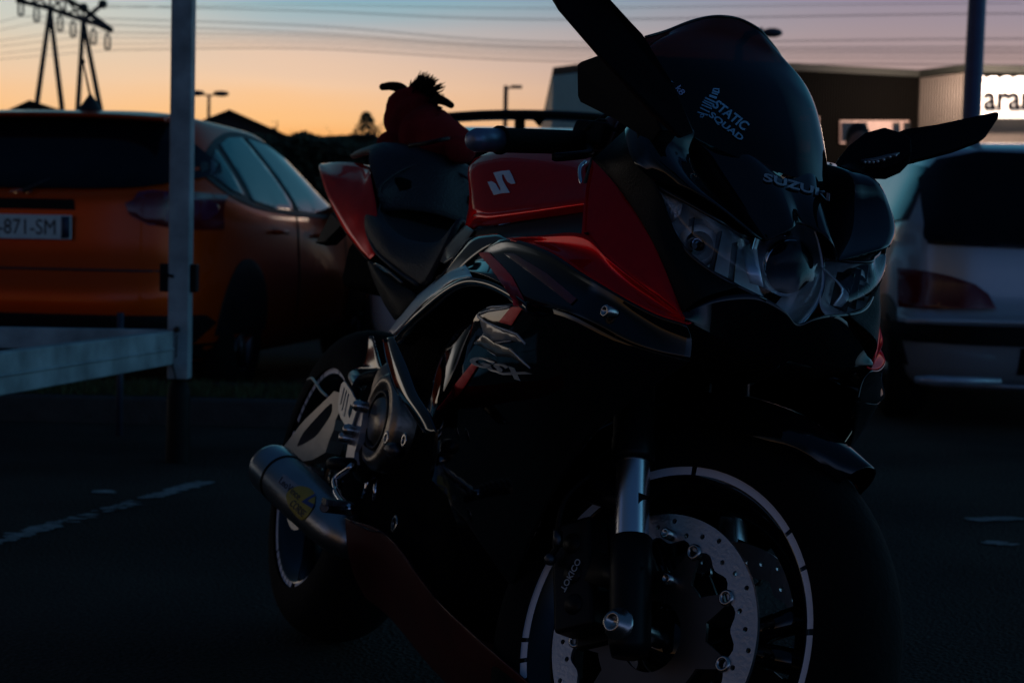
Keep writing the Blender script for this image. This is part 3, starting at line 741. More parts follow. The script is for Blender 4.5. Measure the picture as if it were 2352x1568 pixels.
on([(-.54, 1.315), (0, 1.33), (.54, 1.315), (.68, 1.08), (.6, 1.02), (-.6, 1.02), (-.68, 1.08)], 'r', RGL, 'rear_window', root, .014)
on([(.5, 1.05), (.7, 1.28), (1.5, 1.34), (2.2, 1.28), (2.75, 1.02), (1.5, .98)], 's', CGL, 'side_window', root, .008, both=True, sm=False)
for s in (-1, 1): on([(s*.72, .68), (s*.84, .7), (s*.84, .98), (s*.74, .96)], 'r', LENSR, 'tail_light', root, .01, .05)
wg = MB()
vs, fs = grid([[(.06+.22*abs(y)**2, y, 1.458-.065*abs(y/.78)**2.2) for y in (-.66, -.5, -.27, 0, .27, .5, .66)], [(.03+.22*abs(y)**2, y, 1.446-.065*abs(y/.78)**2.2) for y in (-.66, -.5, -.27, 0, .27, .5, .66)], [(.30+.15*abs(y)**2, y, 1.452-.065*abs(y/.78)**2.2) for y in (-.64, -.5, -.27, 0, .27, .5, .64)]], 4, 4)
mesh('roof_wing', vs, fs, MBLK, root, solid=.014)
for y in (-.36, .10, .55):
    m = MB(); m.box((.14, y-.03, 1.33), (.40, y+.02, 1.45)); m.build('wing_strut', MBLK, root, bev=.012)
MB().lathe([(0, .05), (.05, .0)], (.16, .0, 1.445), (0, 0, -1), 3).build('brake_light', MBLK, root)

# --- silver hatchback on the right
SIL = mat('silver_paint', (.38, .42, .46), .32, .35, .9, .04, cscale=3)
a0 = WP(2503, 560, 8.0)
CM3 = Matrix.Translation((a0.x, 8.0, 0)) @ Matrix.Rotation(math.pi/2-R(2.5), 4, 'Z')
lv3 = [(.17, .16, 3.6, .76, 6), (.24, .06, 3.66, .82, 6), (.40, -.02, 3.7, .84, 6), (.50, -.02, 3.7, .845, 6), (.56, .05, 3.66, .84, 6), (.8, .08, 3.5, .83, 6), (.94, .12, 3.1, .81, 6), (1.05, .2, 2.85, .76, 6), (1.29, .36, 2.35, .64, 6), (1.325, .42, 2.25, .61, 5.5), (1.352, .56, 2.15, .57, 5.5), (1.378, .75, 2.0, .5, 5)]
root, body, on = car('silver_hatchback', 'silver hatchback seen from behind at the right edge with red tail light', SIL, lv3, CM3, dict(wheels=(.62, 3.0), w=.84, wr=.28))
on([(-.60, 1.27), (0, 1.285), (.60, 1.27), (.70, .95), (.69, .87), (.62, .855), (0, .845), (-.62, .855), (-.69, .87), (-.70, .95)], 'r', RGL, 'rear_window', root, .018)
on([(.44, .98), (.56, 1.24), (1.2, 1.30), (2.0, 1.26), (2.6, .98), (1.5, .94)], 's', CGL, 'side_window', root, .008, both=True, sm=False)
for s in (-1, 1):
    on([(s*.79, .745), (s*.72, .735), (s*.60, .71), (s*.50, .675), (s*.44, .63), (s*.405, .555), (s*.6, .55), (s*.79, .55)], 'r', LENSR, 'tail_light', root, .014, .05, sm=False)
on([(.12, .55), (.2, .55), (.24, .62), (.2, .69), (.12, .70)], 's', LENSR, 'tail_light', root, .012, .05, sm=False, both=True)
on([(-.838, .40), (.838, .40), (.838, .485), (-.838, .485)], 'r', MBLK, 'bumper_strip', root, .016, .1, sm=False)
on([(-.3, .26), (.3, .26), (.3, .385), (-.3, .385)], 'r', MBLK, 'plate_recess', root, .004, .1, sm=False)
on([(.02, .40), (.55, .40), (.55, .485), (.02, .485)], 's', MBLK, 'bumper_strip', root, .014, .1, sm=False, both=True)
REF = mat('pale_bumper_lip', (.35, .42, .5), .25, .3, 1)
for s in (-1, 1): MB().tube([(-.03, s*.78, .228), (-.07, s*.72, .232), (-.07, s*.4, .232)], [.018, .022, .02], 10).build('bumper_lip', REF, root)
MB().tube([(-.05, -.72, .212), (-.06, 0, .205), (-.05, .72, .212)], .010, 8).build('bumper_edge', REF, root)
MB().tube([(-.03, -.835, .50), (-.045, -.7, .505), (-.05, 0, .505), (-.045, .7, .505), (-.03, .835, .50)], .014, 8).build('bumper_edge', SIL, root)
wp_ = MB(); wp_.tube([(.02, .30, .90), (.10, .1, 1.05)], .006, 6); wp_.build('wiper', SEAL, root)
MB().lathe([(0, .016), (.014, .014), (.02, .0)], (.03, 0, .62), (-1, 0, 0), 12).build('badge', CHR, root)

# --- dark car behind the mirror on the right
BKC = mat('black_car_paint', (.012, .014, .02), .3, 0, 1)
a0 = WP(2035, 560, 12.5)
CM4 = Matrix.Translation((a0.x, 12.5, 0)) @ Matrix.Rotation(math.pi/2, 4, 'Z')
lv4 = [(.20, .10, 4.1, .80, 6), (.4, 0, 4.2, .88, 6), (.7, .0, 4.2, .88, 6), (.95, .08, 3.3, .86, 5.5), (1.15, .2, 3.0, .78, 5.5), (1.38, .33, 2.6, .66, 5.5), (1.44, .44, 2.4, .58, 5.5)]
root, body, on = car('black_hatchback', 'near-black parked car beyond the right-hand mirror', BKC, lv4, CM4, dict(wheels=(.8, 3.4), w=.88, wr=.31))
on([(-.54, 1.36), (.54, 1.36), (.68, 1.08), (-.68, 1.08)], 'r', RGL, 'rear_window', root, .01, sm=False)
on([(.5, 1.05), (.7, 1.28), (1.5, 1.36), (2.3, 1.3), (2.9, 1.02), (1.5, .98)], 's', CGL, 'side_window', root, .008, both=True, sm=False)
for s in (-1, 1): on([(s*.7, .75), (s*.86, .75), (s*.86, 1.0), (s*.74, 1.0)], 'r', LENSR, 'tail_light', root, .01, .05, sm=False)

# --- second orange car further up, its tail showing under the motorcycle's tail fairing
a0 = WP(1015, 560, 13.4)
CM5 = Matrix.Translation((a0.x, 13.4, 0)) @ Matrix.Rotation(math.pi/2-R(4), 4, 'Z')
lv5 = [(.20, .10, 3.9, .76, 6), (.4, 0, 4.0, .84, 6), (.6, .0, 4.0, .85, 6), (.85, .06, 3.2, .84, 5.5), (1.05, .15, 2.9, .78, 5.5), (1.30, .30, 2.4, .66, 5.5), (1.36, .40, 2.25, .58, 5.5)]
root, body, on = car('orange_car', 'orange car glimpsed low under the motorcycle tail, beyond the orange hatchback', mat('bright_orange_paint', (.62, .16, .008), .4, .2, .7, .04), lv5, CM5, dict(wheels=(.75, 3.2), w=.84, wr=.30))
on([(-.5, 1.28), (.5, 1.28), (.62, 1.02), (-.62, 1.02)], 'r', RGL, 'rear_window', root, .01, sm=False)
on([(-.8, .42), (.8, .42), (.8, .52), (-.8, .52)], 'r', MBLK, 'bumper_strip', root, .01, .1, sm=False)
for s in (-1, 1): on([(s*.62, .75), (s*.8, .75), (s*.8, .95), (s*.66, .95)], 'r', LENSR, 'tail_light', root, .01, .05, sm=False)

# --- bystander, dark hair, seen only from the shoulders up between windscreen and mirror
def person(u, v, D, label, cloth):
    t = WP(u, v, D); rt = empty('person', loc=(t.x, D, 0), label=label, cat='person')
    J = [(0, 0, .95), (0, 0, 1.15), (0, .01, 1.38), (0, .0, 1.5), (0, -.01, 1.6), (0, -.02, 1.70),
         (-.17, 0, 1.42), (-.24, -.02, 1.15), (-.2, -.16, .98), (-.17, -.22, .93), (.17, 0, 1.42), (.25, 0, 1.15), (.24, -.05, .9), (.24, -.08, .82),
         (-.1, 0, .9), (-.12, -.02, .5), (-.13, .02, .09), (-.14, -.13, .04), (.1, 0, .9), (.13, 0, .5), (.14, .02, .09), (.15, -.13, .04)]
    E_ = [(0,1),(1,2),(2,3),(3,4),(4,5),(2,6),(6,7),(7,8),(8,9),(2,10),(10,11),(11,12),(12,13),(0,14),(14,15),(15,16),(16,17),(0,18),(18,19),(19,20),(20,21)]
    rr = [.15,.14,.15,.07,.085,.075,.075,.052,.038,.035,.075,.052,.038,.035,.1,.07,.045,.04,.1,.07,.045,.04]
    me = bpy.data.meshes.new('body'); me.from_pydata(J, E_, []); o = bpy.data.objects.new('body', me); COL.objects.link(o); o.parent = rt; me.materials.append(cloth)
    sk = o.modifiers.new('skin', 'SKIN'); me.skin_vertices.new() if not me.skin_vertices else None
    for i, s_ in enumerate(me.skin_vertices[0].data): s_.radius = (rr[i], rr[i]*.75 if i < 3 else rr[i]); s_.use_root = (i == 0)
    o.modifiers.new('sub', 'SUBSURF').levels = 2; o.modifiers['sub'].render_levels = 2
    MB().ball((0, -.015, 1.68), .105, 10, (.82, .98, 1.15)).build('head', mat('skin', (.25, .12, .08), .6), rt)
    MB().ball((0, .008, 1.71), .112, 10, (.86, .98, 1.1)).build('hair', mat('dark_hair', (.01, .008, .007), .8), rt)
    MB().ball((0, -.115, 1.665), .018, 6, (.8, 1, 1.3)).build('nose', mat('skin', (.25, .12, .08), .6), rt)
    return rt
person(1971, 312, 13.4, 'dark-haired person in a dark reddish top standing beyond the windscreen', mat('dull_red_cloth', (.10, .025, .02), .9))

# ================================================================== MOTORCYCLE
bike = empty('motorcycle', BM, label='red and black sport motorcycle parked on its stand with bars turned', cat='motorcycle')
SHELL = .003
_WX = [(.0, .18), (.6, .195), (.9, .212), (1.0, .222), (1.1, .228), (1.2, .230), (1.3, .226), (1.38, .213), (1.45, .185), (1.51, .135), (1.55, .08), (1.58, .02), (1.8, .0)]
_WZ = [(.10, .30), (.2, .42), (.3, .56), (.4, .70), (.5, .83), (.58, .925), (.63, .975), (.67, 1.0), (.72, .995), (.78, .97), (.86, .93), (.95, .85), (1.1, .6)]
def tab(t, x):
    if x <= t[0][0]: return t[0][1]
    for (a, p), (b, q) in zip(t, t[1:]):
        if x <= b: return p+(q-p)*(x-a)/(b-a)
    return t[-1][1]
def PE(u, v, off=0.0):
    """point where the sight line of a pixel meets the outer envelope of the right flank"""
    lo, hi = .01, .40
    for _ in range(40):
        m = (lo+hi)/2; q = P(u, v, -m)
        if tab(_WX, q.x)*tab(_WZ, q.z)+off > m: lo = m
        else: hi = m
    return P(u, v, -lo)
_NX = [(1.0, .235), (1.30, .205), (1.40, .176), (1.43, .165), (1.46, .149), (1.49, .124), (1.51, .098), (1.53, .055), (1.545, .0), (1.8, -.2)]
def PN(u, v, off=0.0):
    """same for the plan curve of the nose, on which the headlight glass lies"""
    lo, hi = .0, .40
    for _ in range(40):
        m = (lo+hi)/2; q = P(u, v, -m)
        if tab(_NX, q.x)+off > m: lo = m
        else: hi = m
    return P(u, v, -lo)
def PX(u, v, X, M=BI):
    c, d = ray(u, v); c = M @ c; d = M.to_3x3() @ d
    return c + d*((X-c.x)/d.x)
def shell(name, rows, m, n=5, n2=5, lin=False, lin2=False, solid=SHELL, mirrored=True, parent=None, side=None):
    """panel from rows of bike-frame points, and its mirror twin on the other side"""
    vs, fs = grid(rows, n, n2, lin, lin2)
    o = mesh(name, vs, fs, m, parent or bike, solid=solid, off=0)
    if mirrored: mesh(name, [mir(v) for v in vs], fs, m, parent or bike, solid=solid, off=0)
    return o
def half(name, rows, m, n=5, n2=5, solid=SHELL, parent=None, **k):
    """symmetric panel: rows run from the centre plane outward on the right; both halves in one mesh"""
    full = [[mir(p) for p in r[::-1][:-1]]+[Vector(p) for p in r] for r in rows]
    vs, fs = grid(full, n, n2, **k); return mesh(name, vs, fs, m, parent or bike, solid=solid, off=0)
V = Vector
# ---- feature points (right side, y<0)
k = [(P(1362,368,-.180), PE(1337,537)), (P(1412,420,-.176), PE(1395,588)), (P(1462,490,-.170), PE(1450,634)), (P(1512,580,-.160), PE(1510,680)), (PE(1566,718,-.004), PE(1573,729))]
cheek = shell('cheek_panel', [[a, a.lerp(b, .5)+V((0, -.003, 0)), b] for a, b in k], RED, n=5)
# nose outer cowl: ridge beside the duct (A), limb (B)
Aw = [V((1.25, -.130, .968)), mir(P(1950,400,.12)), mir(P(1962,470,.125)), mir(P(1955,540,.10)), mir(P(1925,600,.055))]
Bw = [P(1450,289,-.155), V((1.325, -.178, .925)), V((1.37, -.190, .897)), V((1.40, -.190, .875)), V((1.428, -.172, .856))]
Aw2 = [a.lerp(b, .5)+V((.018, -.020, .012)) for a, b in zip(Aw, Bw)]
Cw = [a.lerp(b, 1.0) for a, b in zip(Aw, Bw)]
shell('outer_cowl', [Aw, Aw2, Bw], BLK, n=5)
# black upper side between outer cowl and red cheek
hyp = [k[0][0], k[1][0], k[2][0], k[3][0], k[4][0]]
lensL = [PN(1500,425), PN(1530,500), PN(1575,575), PN(1625,620), PN(1700,658), PN(1790,705), P(1830,742,0)]
lensU = [PN(1500,424), PN(1545,448,-.004), PN(1600,478,-.010), PN(1655,510,-.014), P(1722,550,-.052)]
up_rows = [[Bw[0], Bw[0].lerp(hyp[0], .5), hyp[0]], [Bw[2], Bw[2].lerp(hyp[1], .5)+V((0,-.002,0)), hyp[1]], [Bw[4], Bw[4].lerp(hyp[2], .5), hyp[2]], [lensL[2], lensL[2].lerp(hyp[3], .5)+V((.005, -.006, 0)), hyp[3]], [lensL[4], lensL[4].lerp(hyp[4], .5)+V((.012, -.016, 0)), hyp[4]]]
shell('upper_side_panel', up_rows, MBLK)
# centre nose strip and duct wedge
def X_(x, y, z): return V((x, y, z))
inn = [V((1.275, -.115, .965)), mir(P(1885,400,.098)), mir(P(1893,470,.078)), mir(P(1908,540,.062)), mir(P(1925,598,.052))]
cen = [V((1.405, 0, .925)), P(1808,400,0), P(1825,432,0), P(1838,470,0), P(1845,500,0)]
cen = [V((1.40, 0, .918)), V((1.425, 0, .908)), V((1.455, 0, .890)), V((1.478, 0, .868)), V((1.495, 0, .845))]
rows = []
for c_, i_ in zip(cen, inn): rows.append([c_, c_.lerp(i_, .5)+V((.018, 0, .004)), i_])
nose = half('nose_panel', rows, BLK)
ductin = [a.lerp(b, .5)+V((-.05, 0, -.01)) for a, b in zip(inn, Aw)]; ductin[-1] = inn[-1].lerp(Aw[-1], .5)
shell('air_duct', [inn, ductin, Aw], MBLK)
# chin below the lenses
chL = [PE(1573,735), PX(1640,775,1.512), PX(1710,805,1.515), PX(1765,825,1.512), V((1.508, 0, .662))]
chU = [lensL[4], lensL[4].lerp(lensL[5], .4), lensL[5], lensL[5].lerp(lensL[6], .5), lensL[6]]
chU = [PN(1700,658), PN(1735,676), PN(1770,694), PN(1800,712), P(1830,744,0)]
crows = [[hyp[4], k[4][1], chL[0]], [chU[0].lerp(hyp[4], .45), chU[0].lerp(hyp[4], .45).lerp(chL[1], .6), chL[1]], [chU[1], chU[1].lerp(chL[2], .5)+V((.004, 0, 0)), chL[2]], [chU[3], chU[3].lerp(chL[3], .5)+V((.004, 0, 0)), chL[3]], [chU[4], chU[4].lerp(chL[4], .5)+V((.004, 0, 0)), chL[4]]]
crow2 = crows[:]
full = [[mir(p) for p in r] for r in crow2[:-1]]+crow2[::-1]
vs, fs = grid(full, 5, 5); mesh('chin_panel', vs, fs, BLK, bike, solid=SHELL, off=0)
# lower lip of the nose: returns under the chin
lip = [[chL[i], V((chL[i].x-.05, chL[i].y*.85, chL[i].z-.02)), V((chL[i].x-.2, chL[i].y*.75, chL[i].z-.03))] for i in range(5)]
full = [[mir(p) for p in r] for r in lip[:-1]]+lip[::-1]
vs, fs = grid(full, 4, 4); mesh('chin_underside', vs, fs, MBLK, bike, solid=SHELL, off=0)

# ---- headlights
hl = empty('headlight'); hl.parent = bike
LENS = glassy('lens_glass', (.93, .95, .97), 1.5)
BOWL = mat('headlight_reflector', (.95, .97, 1.0), .3, .15, 0, .25, .25, 45, cscale=26)
HBLK = mat('headlight_bezel', (.012, .013, .016), .3, 0, .6)
midp = [PN(1502,428), PN(1545,476), PN(1600,530), PN(1655,575), PN(1745,635,-.004)]
lu = [lensU[0], lensU[1], lensU[2], lensU[3], lensU[4]]; ll = [lensL[0], lensL[1], lensL[2], PN(1650,634), PN(1760,690)]
for s in (1, -1):
    f_ = (lambda v: V(v)) if s == 1 else (lambda v: mir(v))
    vs, fs = grid([[f_(a), f_(b+V((.008, -.004, 0))), f_(c)] for a, b, c in zip(lu, midp, ll)], 5, 5)
    mesh('lens', vs, fs, LENS, hl)
    # reflector bowls behind: two stepped facets
    back = lambda v, d: v+V((-d, .25*d, -.0*d))
    br = []
    for i, (a, b, c) in enumerate(zip(lu, midp, ll)):
        d = (.008, .035, .05, .045, .02)[i]
        br.append([f_(back(a, .005)), f_(back(a.lerp(b, .6), d)), f_(back(b.lerp(c, .5), d*1.15)), f_(back(c, .005))])
    vs, fs = grid(br, 4, 4); mesh('reflector', vs, fs, BOWL, hl, solid=.002, off=0)
    # bright turn-signal chamber in the outer corner, divider fins, small bulb shields
    a = f_(PN(1512,438,-.004))
    MB().add([a, f_(PN(1568,468,-.010)), f_(PN(1562,492,-.010)), f_(PN(1540,512,-.006))], [(0,1,2,3)]).build('signal_chamber', mat('signal_chrome', (.80, .84, .95), .35, .4, 0, .3, .6, 200), hl, solid=.003)
    for (u1, v1, u2, v2, y1, y2) in ((1600,500,1590,585,-.132,-.145), (1660,530,1640,625,-.105,-.128), (1700,556,1690,648,-.078,-.10)):
        m = MB(); p_, q_ = f_(PN(u1, v1, -.014)), f_(PN(u2, v2, -.008)); bk = V((-.03, s*.008, 0)); ex = V((-.004, 0, 0))
        m.add([p_+ex, q_+ex, q_+bk, p_+bk], [(0,1,2,3)]); m.build('divider', HBLK, hl, solid=.002)
    o_ = f_(PN(1625, 565, -.004)); 
    MB().lathe([(0, .004), (.004, .011), (.016, .012), (.024, .008)], o_+V((-.034, 0, 0)), V((1, -s*.3, 0)), 16).build('bulb_shield', CHR, hl)
    MB().lathe([(.0, .018), (-.004, .026), (-.02, .016)], o_+V((-.022, s*.0, 0)), V((1, -s*.3, 0)), 20).build('bulb_ring', BOWL, hl)
    ch = f_(P(1735, 610, -.045))
    vs, fs = grid([[f_(P(1708,556,-.056)), f_(PN(1712,610,-.008)), f_(PN(1722,650,-.006))], [f_(P(1738,566,-.045)), f_(PN(1744,610,-.008)), f_(PN(1754,660,-.006))]], 4, 4)
    mesh('chrome_bezel', vs, fs, mat('pale_chrome', (.80, .82, .95), .35, .5), hl, solid=.002)
    # bezel line round each lens
    MB().tube(cr1([f_(p) for p in lu], 5), .0025, 6).build('upper_seal', HBLK, hl); MB().tube(cr1([f_(p) for p in ll], 5), .0025, 6).build('lower_seal', HBLK, hl)
MB().box((1.22, -.130, .77), (1.36, .130, .855)).box((1.20, -.160, .80), (1.345, .160, .885)).box((1.36, -.08, .74), (1.43, .08, .80)).build('housing', HBLK, hl, bev=.01)
# centre projector unit
pc = V((1.487, 0, .790)); pn = V((.93, 0, -.12)).normalized()
# pointed oval outline, taken in the tilted plane through pc (w across, h along the slope of the nose)
hs = V((-.30, 0, 1)).normalized()
def ves(w, h, d=0): return pc + V((0, w, 0)) + hs*h + pn*d
outl = [(0, .098), (.022, .085), (.040, .055), (.052, .015), (.053, -.015), (.042, -.045), (.020, -.075), (0, -.098), (-.020, -.075), (-.042, -.045), (-.053, -.015), (-.052, .015), (-.040, .055), (-.022, .085)]
def ring(sc, d): return [ves(w*sc, h*sc, d) for w, h in outl]
rows = [ring(1.0, .0), ring(.92, .006), ring(.78, -.012), ring(.6, -.035)]
vs = []; fs = []
n_ = len(outl)
sm_r = []
for r_ in rows:
    c_ = []
    for i in range(n_):
        p0_, p1_, p2_, p3_ = r_[i-1], r_[i], r_[(i+1) % n_], r_[(i+2) % n_]
        for q_ in range(5):
            t = q_/5
            if i in (0, 6) or i in (13, 7-1): pass
            c_.append(.5*((2*p1_)+(p2_-p0_)*t+(2*p0_-5*p1_+4*p2_-p3_)*t*t+(3*p1_-p0_-3*p2_+p3_)*t**3))
    sm_r.append(c_)
m_ = len(sm_r[0])
for r_ in sm_r: vs += r_
for i in range(3):
    for j in range(m_): fs.append((i*m_+j, i*m_+(j+1) % m_, (i+1)*m_+(j+1) % m_, (i+1)*m_+j))
mesh('centre_bezel', vs, fs, mat('blue_chrome_bezel', (.90, .95, 1.0), .3, .3, 0, .3, .15, 40), hl, solid=.0015)
MB().tube(sm_r[0]+[sm_r[0][0]], .0028, 6).build('centre_seal', mat('satin_chrome', (.6, .62, .7), .2, 1), hl)
pl_ = pc+hs*.0+V((.004, 0, .0))
MB().lathe([(-.05, .036), (-.004, .0375), (.0, .036), (.002, .033)], pl_, pn, 40).build('projector_ring', CHR, hl)
MB().lathe([(.0, .033), (.010, .028), (.015, .018), (.0175, .0)], pl_, pn, 36).build('projector_lens', mat('projector_glass', (.004, .004, .008), .3, 0, .15, .05, spec=.1), hl)
MB().lathe([(-.06, .05), (-.05, .046), (-.045, .034)], pl_, pn, 36).build('projector_housing', HBLK, hl)
MB().ball(ves(0, .060, -.012), .011, 8, (1, 1, 1)).build('position_bulb', CHR, hl)
vs_, fs_ = [], []
gl = [sm_r[0][j] for j in range(m_)]; cg = ves(0, 0, .026)
vs = gl + [p.lerp(cg, .4)+pn*.010 for p in gl] + [p.lerp(cg, .75)+pn*.012 for p in gl] + [cg+pn*.010]
fs = [(i*m_+j, i*m_+(j+1) % m_, (i+1)*m_+(j+1) % m_, (i+1)*m_+j) for i in range(2) for j in range(m_)] + [(2*m_+j, 2*m_+(j+1) % m_, 3*m_) for j in range(m_)]
mesh('centre_lens', vs, fs, LENS, hl)

# ---- windscreen (double-curved, dark smoked)
prof = [(1.435, .908), (1.405, .950), (1.365, .995), (1.315, 1.045), (1.255, 1.093), (1.235, 1.118), (1.218, 1.135)]
side = [(1.285, .965, .122), (1.265, .985, .128), (1.25, 1.000, .134), (1.235, 1.02, .138), (1.225, 1.04, .136), (1.215, 1.058, .132), (1.211, 1.074, .128)]
rows = []
for (x, z), (sx_, sz_, sy_) in zip(prof, side):
    r_ = []
    for t in (0, .25, .5, .72, .88, 1):
        a = t*math.pi/2*.92/ (math.pi/2*.92) ; th = t*math.pi/2
        y = -sy_*math.sin(th)**.95 if t else 0; f = 1-math.cos(th)
        r_.append(V((x+(sx_-x)*f, y, z+(sz_-z)*f)))
    rows.append(r_)
rows[-1] = [P(1697,44,0), P(1655,38,-.030), P(1615,42,-.052), P(1575,54,-.075), P(1530,72,-.098), P(1482,86,-.128)]
rows[-2] = [a.lerp(b, .55) for a, b in zip(rows[-3], rows[-1])]
SCR = glassy('smoked_screen', (.006, .0015, .001), 1.40, .9, .04)
scr = half('windscreen', rows, SCR, 5, 4, solid=0)
MB().tube(cr1([rows[-1][5-i] for i in range(6)]+[mir(rows[-1][i]) for i in range(1, 6)], 4), .0022, 6).build('edge', BLK, scr)
for s in (-1, 1):
    MB().lathe([(0, .009), (.003, .008), (.004, 0)], V((1.255, s*.150, .978)), V((.4, s*.5, .7)), 16).build('screen_bolt', MBLK, bike)
bvs = bvh_of(scr)
SD = mat('blue_white_sticker', (.22, .42, .60), .5)
def c4(x, y): return ((x/3.357+2400)*K4, (y/3.357+200)*K4)
text_decal('lettering', 'STATIC', c4(1500,775), c4(1935,1110), c4(1575,670), bvs, SD, scr, bold=.035, shear=.15)
text_decal('lettering', 'SQUAD', c4(1440,905), c4(1870,1245), c4(1510,840), bvs, SD, scr, bold=.035)
text_decal('lettering', 'k8', c4(1015,530), c4(1085,625), c4(1085,482), bvs, mat('k8_sticker', (.45, .50, .75), .5), scr, bold=.01)
text_decal('lettering', 'r', c4(950,440), c4(978,465), c4(965,425), bvs, SD, scr)
def bar(a, b, w):
    a, b = V(a).to_2d(), V(b).to_2d(); d = (b-a).normalized(); n = V((-d.y, d.x))*w/2
    return [c4(*(a+n)), c4(*(b+n)), c4(*(b-n)), c4(*(a-n))]
shock = MB(); 
for (a, b, w) in (((1515,560), (1600,585), 22), ((1500,585), (1580,610), 18), ((1465,620), (1565,655), 30), ((1410,650), (1560,720), 20), ((1395,685), (1530,745), 16), ((1375,705), (1500,770), 16), ((1365,745), (1500,800), 16), ((1345,785), (1470,845), 16), ((1310,842), (1450,885), 18), ((1520,530), (1590,535), 16), ((1520,530), (1515,575), 16), ((1595,530), (1590,580), 16),
    ((1345,885), (1375,870), 12), ((1375,870), (1395,890), 12), ((1395,890), (1370,915), 12), ((1370,915), (1340,900), 12)):
    v2, f2 = fill2d(bar(a, b, w), 6); n0 = len(shock.v)
    shock.add([cast(bvs, v.x, v.y, BI, .0012) for v in v2], [tuple(f) for f in f2])
shock.build('sticker_shock_absorber', SD, scr, solid=.0005)
bvn = bvh_of(nose)
text_decal('lettering', 'SUZUKI', (1752,420), (1905,462), (1753,402), bvn, mat('nose_decal', (.22, .24, .30), .45), nose, bold=.04, Y=0, off=.0035)

# ---- instruments and dash behind the screen (small amber glints)
MB().lathe([(0, .045), (.03, .048), (.032, .042), (.025, 0)], (1.16, -.02, .985), (-.75, 0, .65), 28).ball((1.22, -.02, .96), .06, 8, (1, 1.3, .7)).build('instrument_cluster', MBLK, bike)

# ---- side fairings
F1 = [(PE(1163,547,-.004), PE(1172,551)), (PE(1240,541,-.006), PE(1252,573,.006)), (PE(1337,537), PE(1340,628,.010)), (PE(1395,588), PE(1400,664,.011)), (PE(1450,634), PE(1450,693,.009)), (PE(1510,680), PE(1512,724,.007)), (PE(1573,729), PE(1577,745,.002))]
DRED = RED
shell('ridge_panel', [[a, a.lerp(b, .55)+V((0, .008, 0)), b] for a, b in F1], DRED)
F2 = [(PE(1062,600,-.02), PE(1062,622,-.004)), (PE(1110,573,-.016), PE(1110,632,.006)), (PE(1165,549,-.004), PE(1160,656,.010)), (PE(1252,573,.006), PE(1207,692,.016)), (PE(1340,628,.010), PE(1300,715,.02)), (PE(1400,664,.011), PE(1380,750,.02)), (PE(1450,693,.009), PE(1445,787,.016)), (PE(1512,724,.007), PE(1510,812,.006)), (PE(1577,745,.002), PE(1585,828,-.004))]
side_up = shell('side_fairing', [[a, a.lerp(b, .4)+V((0, .005, 0)), b] for a, b in F2], BLK)
SBAND = mat('satin_silver_trim', (.92, .92, .94), .38, .8, .3, .04)
F3 = [(P(893,764,-.150), P(904,768,-.200)), (P(928,716,-.140), P(946,724,-.216)), (P(955,684,-.140), P(975,694,-.221)), (P(990,655,-.142), P(1010,668,-.225)), (P(1025,625,-.148), P(1040,645,-.229)), (P(1062,600,-.160), P(1085,636,-.236))]
shell('shoulder_band', [[a, a.lerp(b, .5)+V((0, -.002, .003)), b] for a, b in F3], SBAND)
# rolled edge of the opening
edge = [P(904,768,-.200), P(946,724,-.218), P(1010,668,-.227), P(1062,640,-.236), P(1110,642,-.243), P(1160,664,-.253), P(1207,697,-.264)]
for s in (1, -1):
    f_ = (lambda v: v) if s == 1 else mir
    vs, fs = grid([[f_(p), f_(p+V((.004, .004, -.012))), f_(p+V((.0, .035, -.012)))] for p in edge], 5, 3); mesh('opening_edge', vs, fs, BLK, bike, solid=.003)
# lower side face
def PC(pts, offs): return [PE(u, v, o) for (u, v), o in zip(pts, offs)]
F5 = [PC([(1125,703), (1090,735), (1062,850), (1010,960), (990,1100), (1000,1250), (1035,1420)], (.006, .004, 0, 0, 0, 0, 0)),
      PC([(1207,697), (1165,790), (1140,900), (1100,1050), (1075,1180), (1060,1330), (1070,1450)], (.016, .008, .003, 0, 0, 0, 0)),
      PC([(1300,718), (1270,830), (1230,935), (1190,1060), (1150,1190), (1110,1330), (1100,1465)], (.02, .01, .004, 0, 0, 0, 0)),
      PC([(1445,790), (1370,875), (1300,970), (1245,1080), (1190,1210), (1145,1340), (1125,1475)], (.016, .006, .002, 0, 0, 0, 0)),
      PC([(1587,830), (1480,900), (1375,985), (1300,1085), (1235,1210), (1180,1345), (1150,1485)], (-.004, -.004, 0, 0, 0, 0, 0))]
side_lo = shell('lower_fairing', F5, BLK)
# red belly pan
F6 = [[P(795,1190,-.205), P(800,1262,-.190), P(815,1320,-.14), P(840,1370,-.06)], [P(890,1230,-.190), P(880,1290,-.170), P(880,1350,-.12), P(900,1420,-.06)], [P(1000,1372,-.175), P(985,1420,-.150), P(985,1480,-.105), P(1000,1540,-.055)], [P(1080,1450,-.160), P(1070,1500,-.14), P(1070,1560,-.10), P(1090,1620,-.05)], [P(1150,1512,-.150), P(1150,1560,-.13), P(1150,1610,-.09), P(1170,1670,-.05)], [P(1240,1590,-.12), P(1240,1630,-.1), P(1240,1670,-.07), P(1250,1700,-.04)]]
BELLY = mat('shade_darkened_red_plastic', (.07, .0015, .002), .5, 0, .2, .25)  # darker copy of the red: the pan's shade is put into its colour
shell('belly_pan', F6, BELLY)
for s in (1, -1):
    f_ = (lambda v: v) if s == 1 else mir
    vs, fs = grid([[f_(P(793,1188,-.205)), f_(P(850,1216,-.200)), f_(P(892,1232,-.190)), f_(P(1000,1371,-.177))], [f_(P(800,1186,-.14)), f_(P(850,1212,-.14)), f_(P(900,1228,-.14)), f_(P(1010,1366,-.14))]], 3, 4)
    mesh('belly_flange', vs, fs, BELLY, bike, solid=.003)
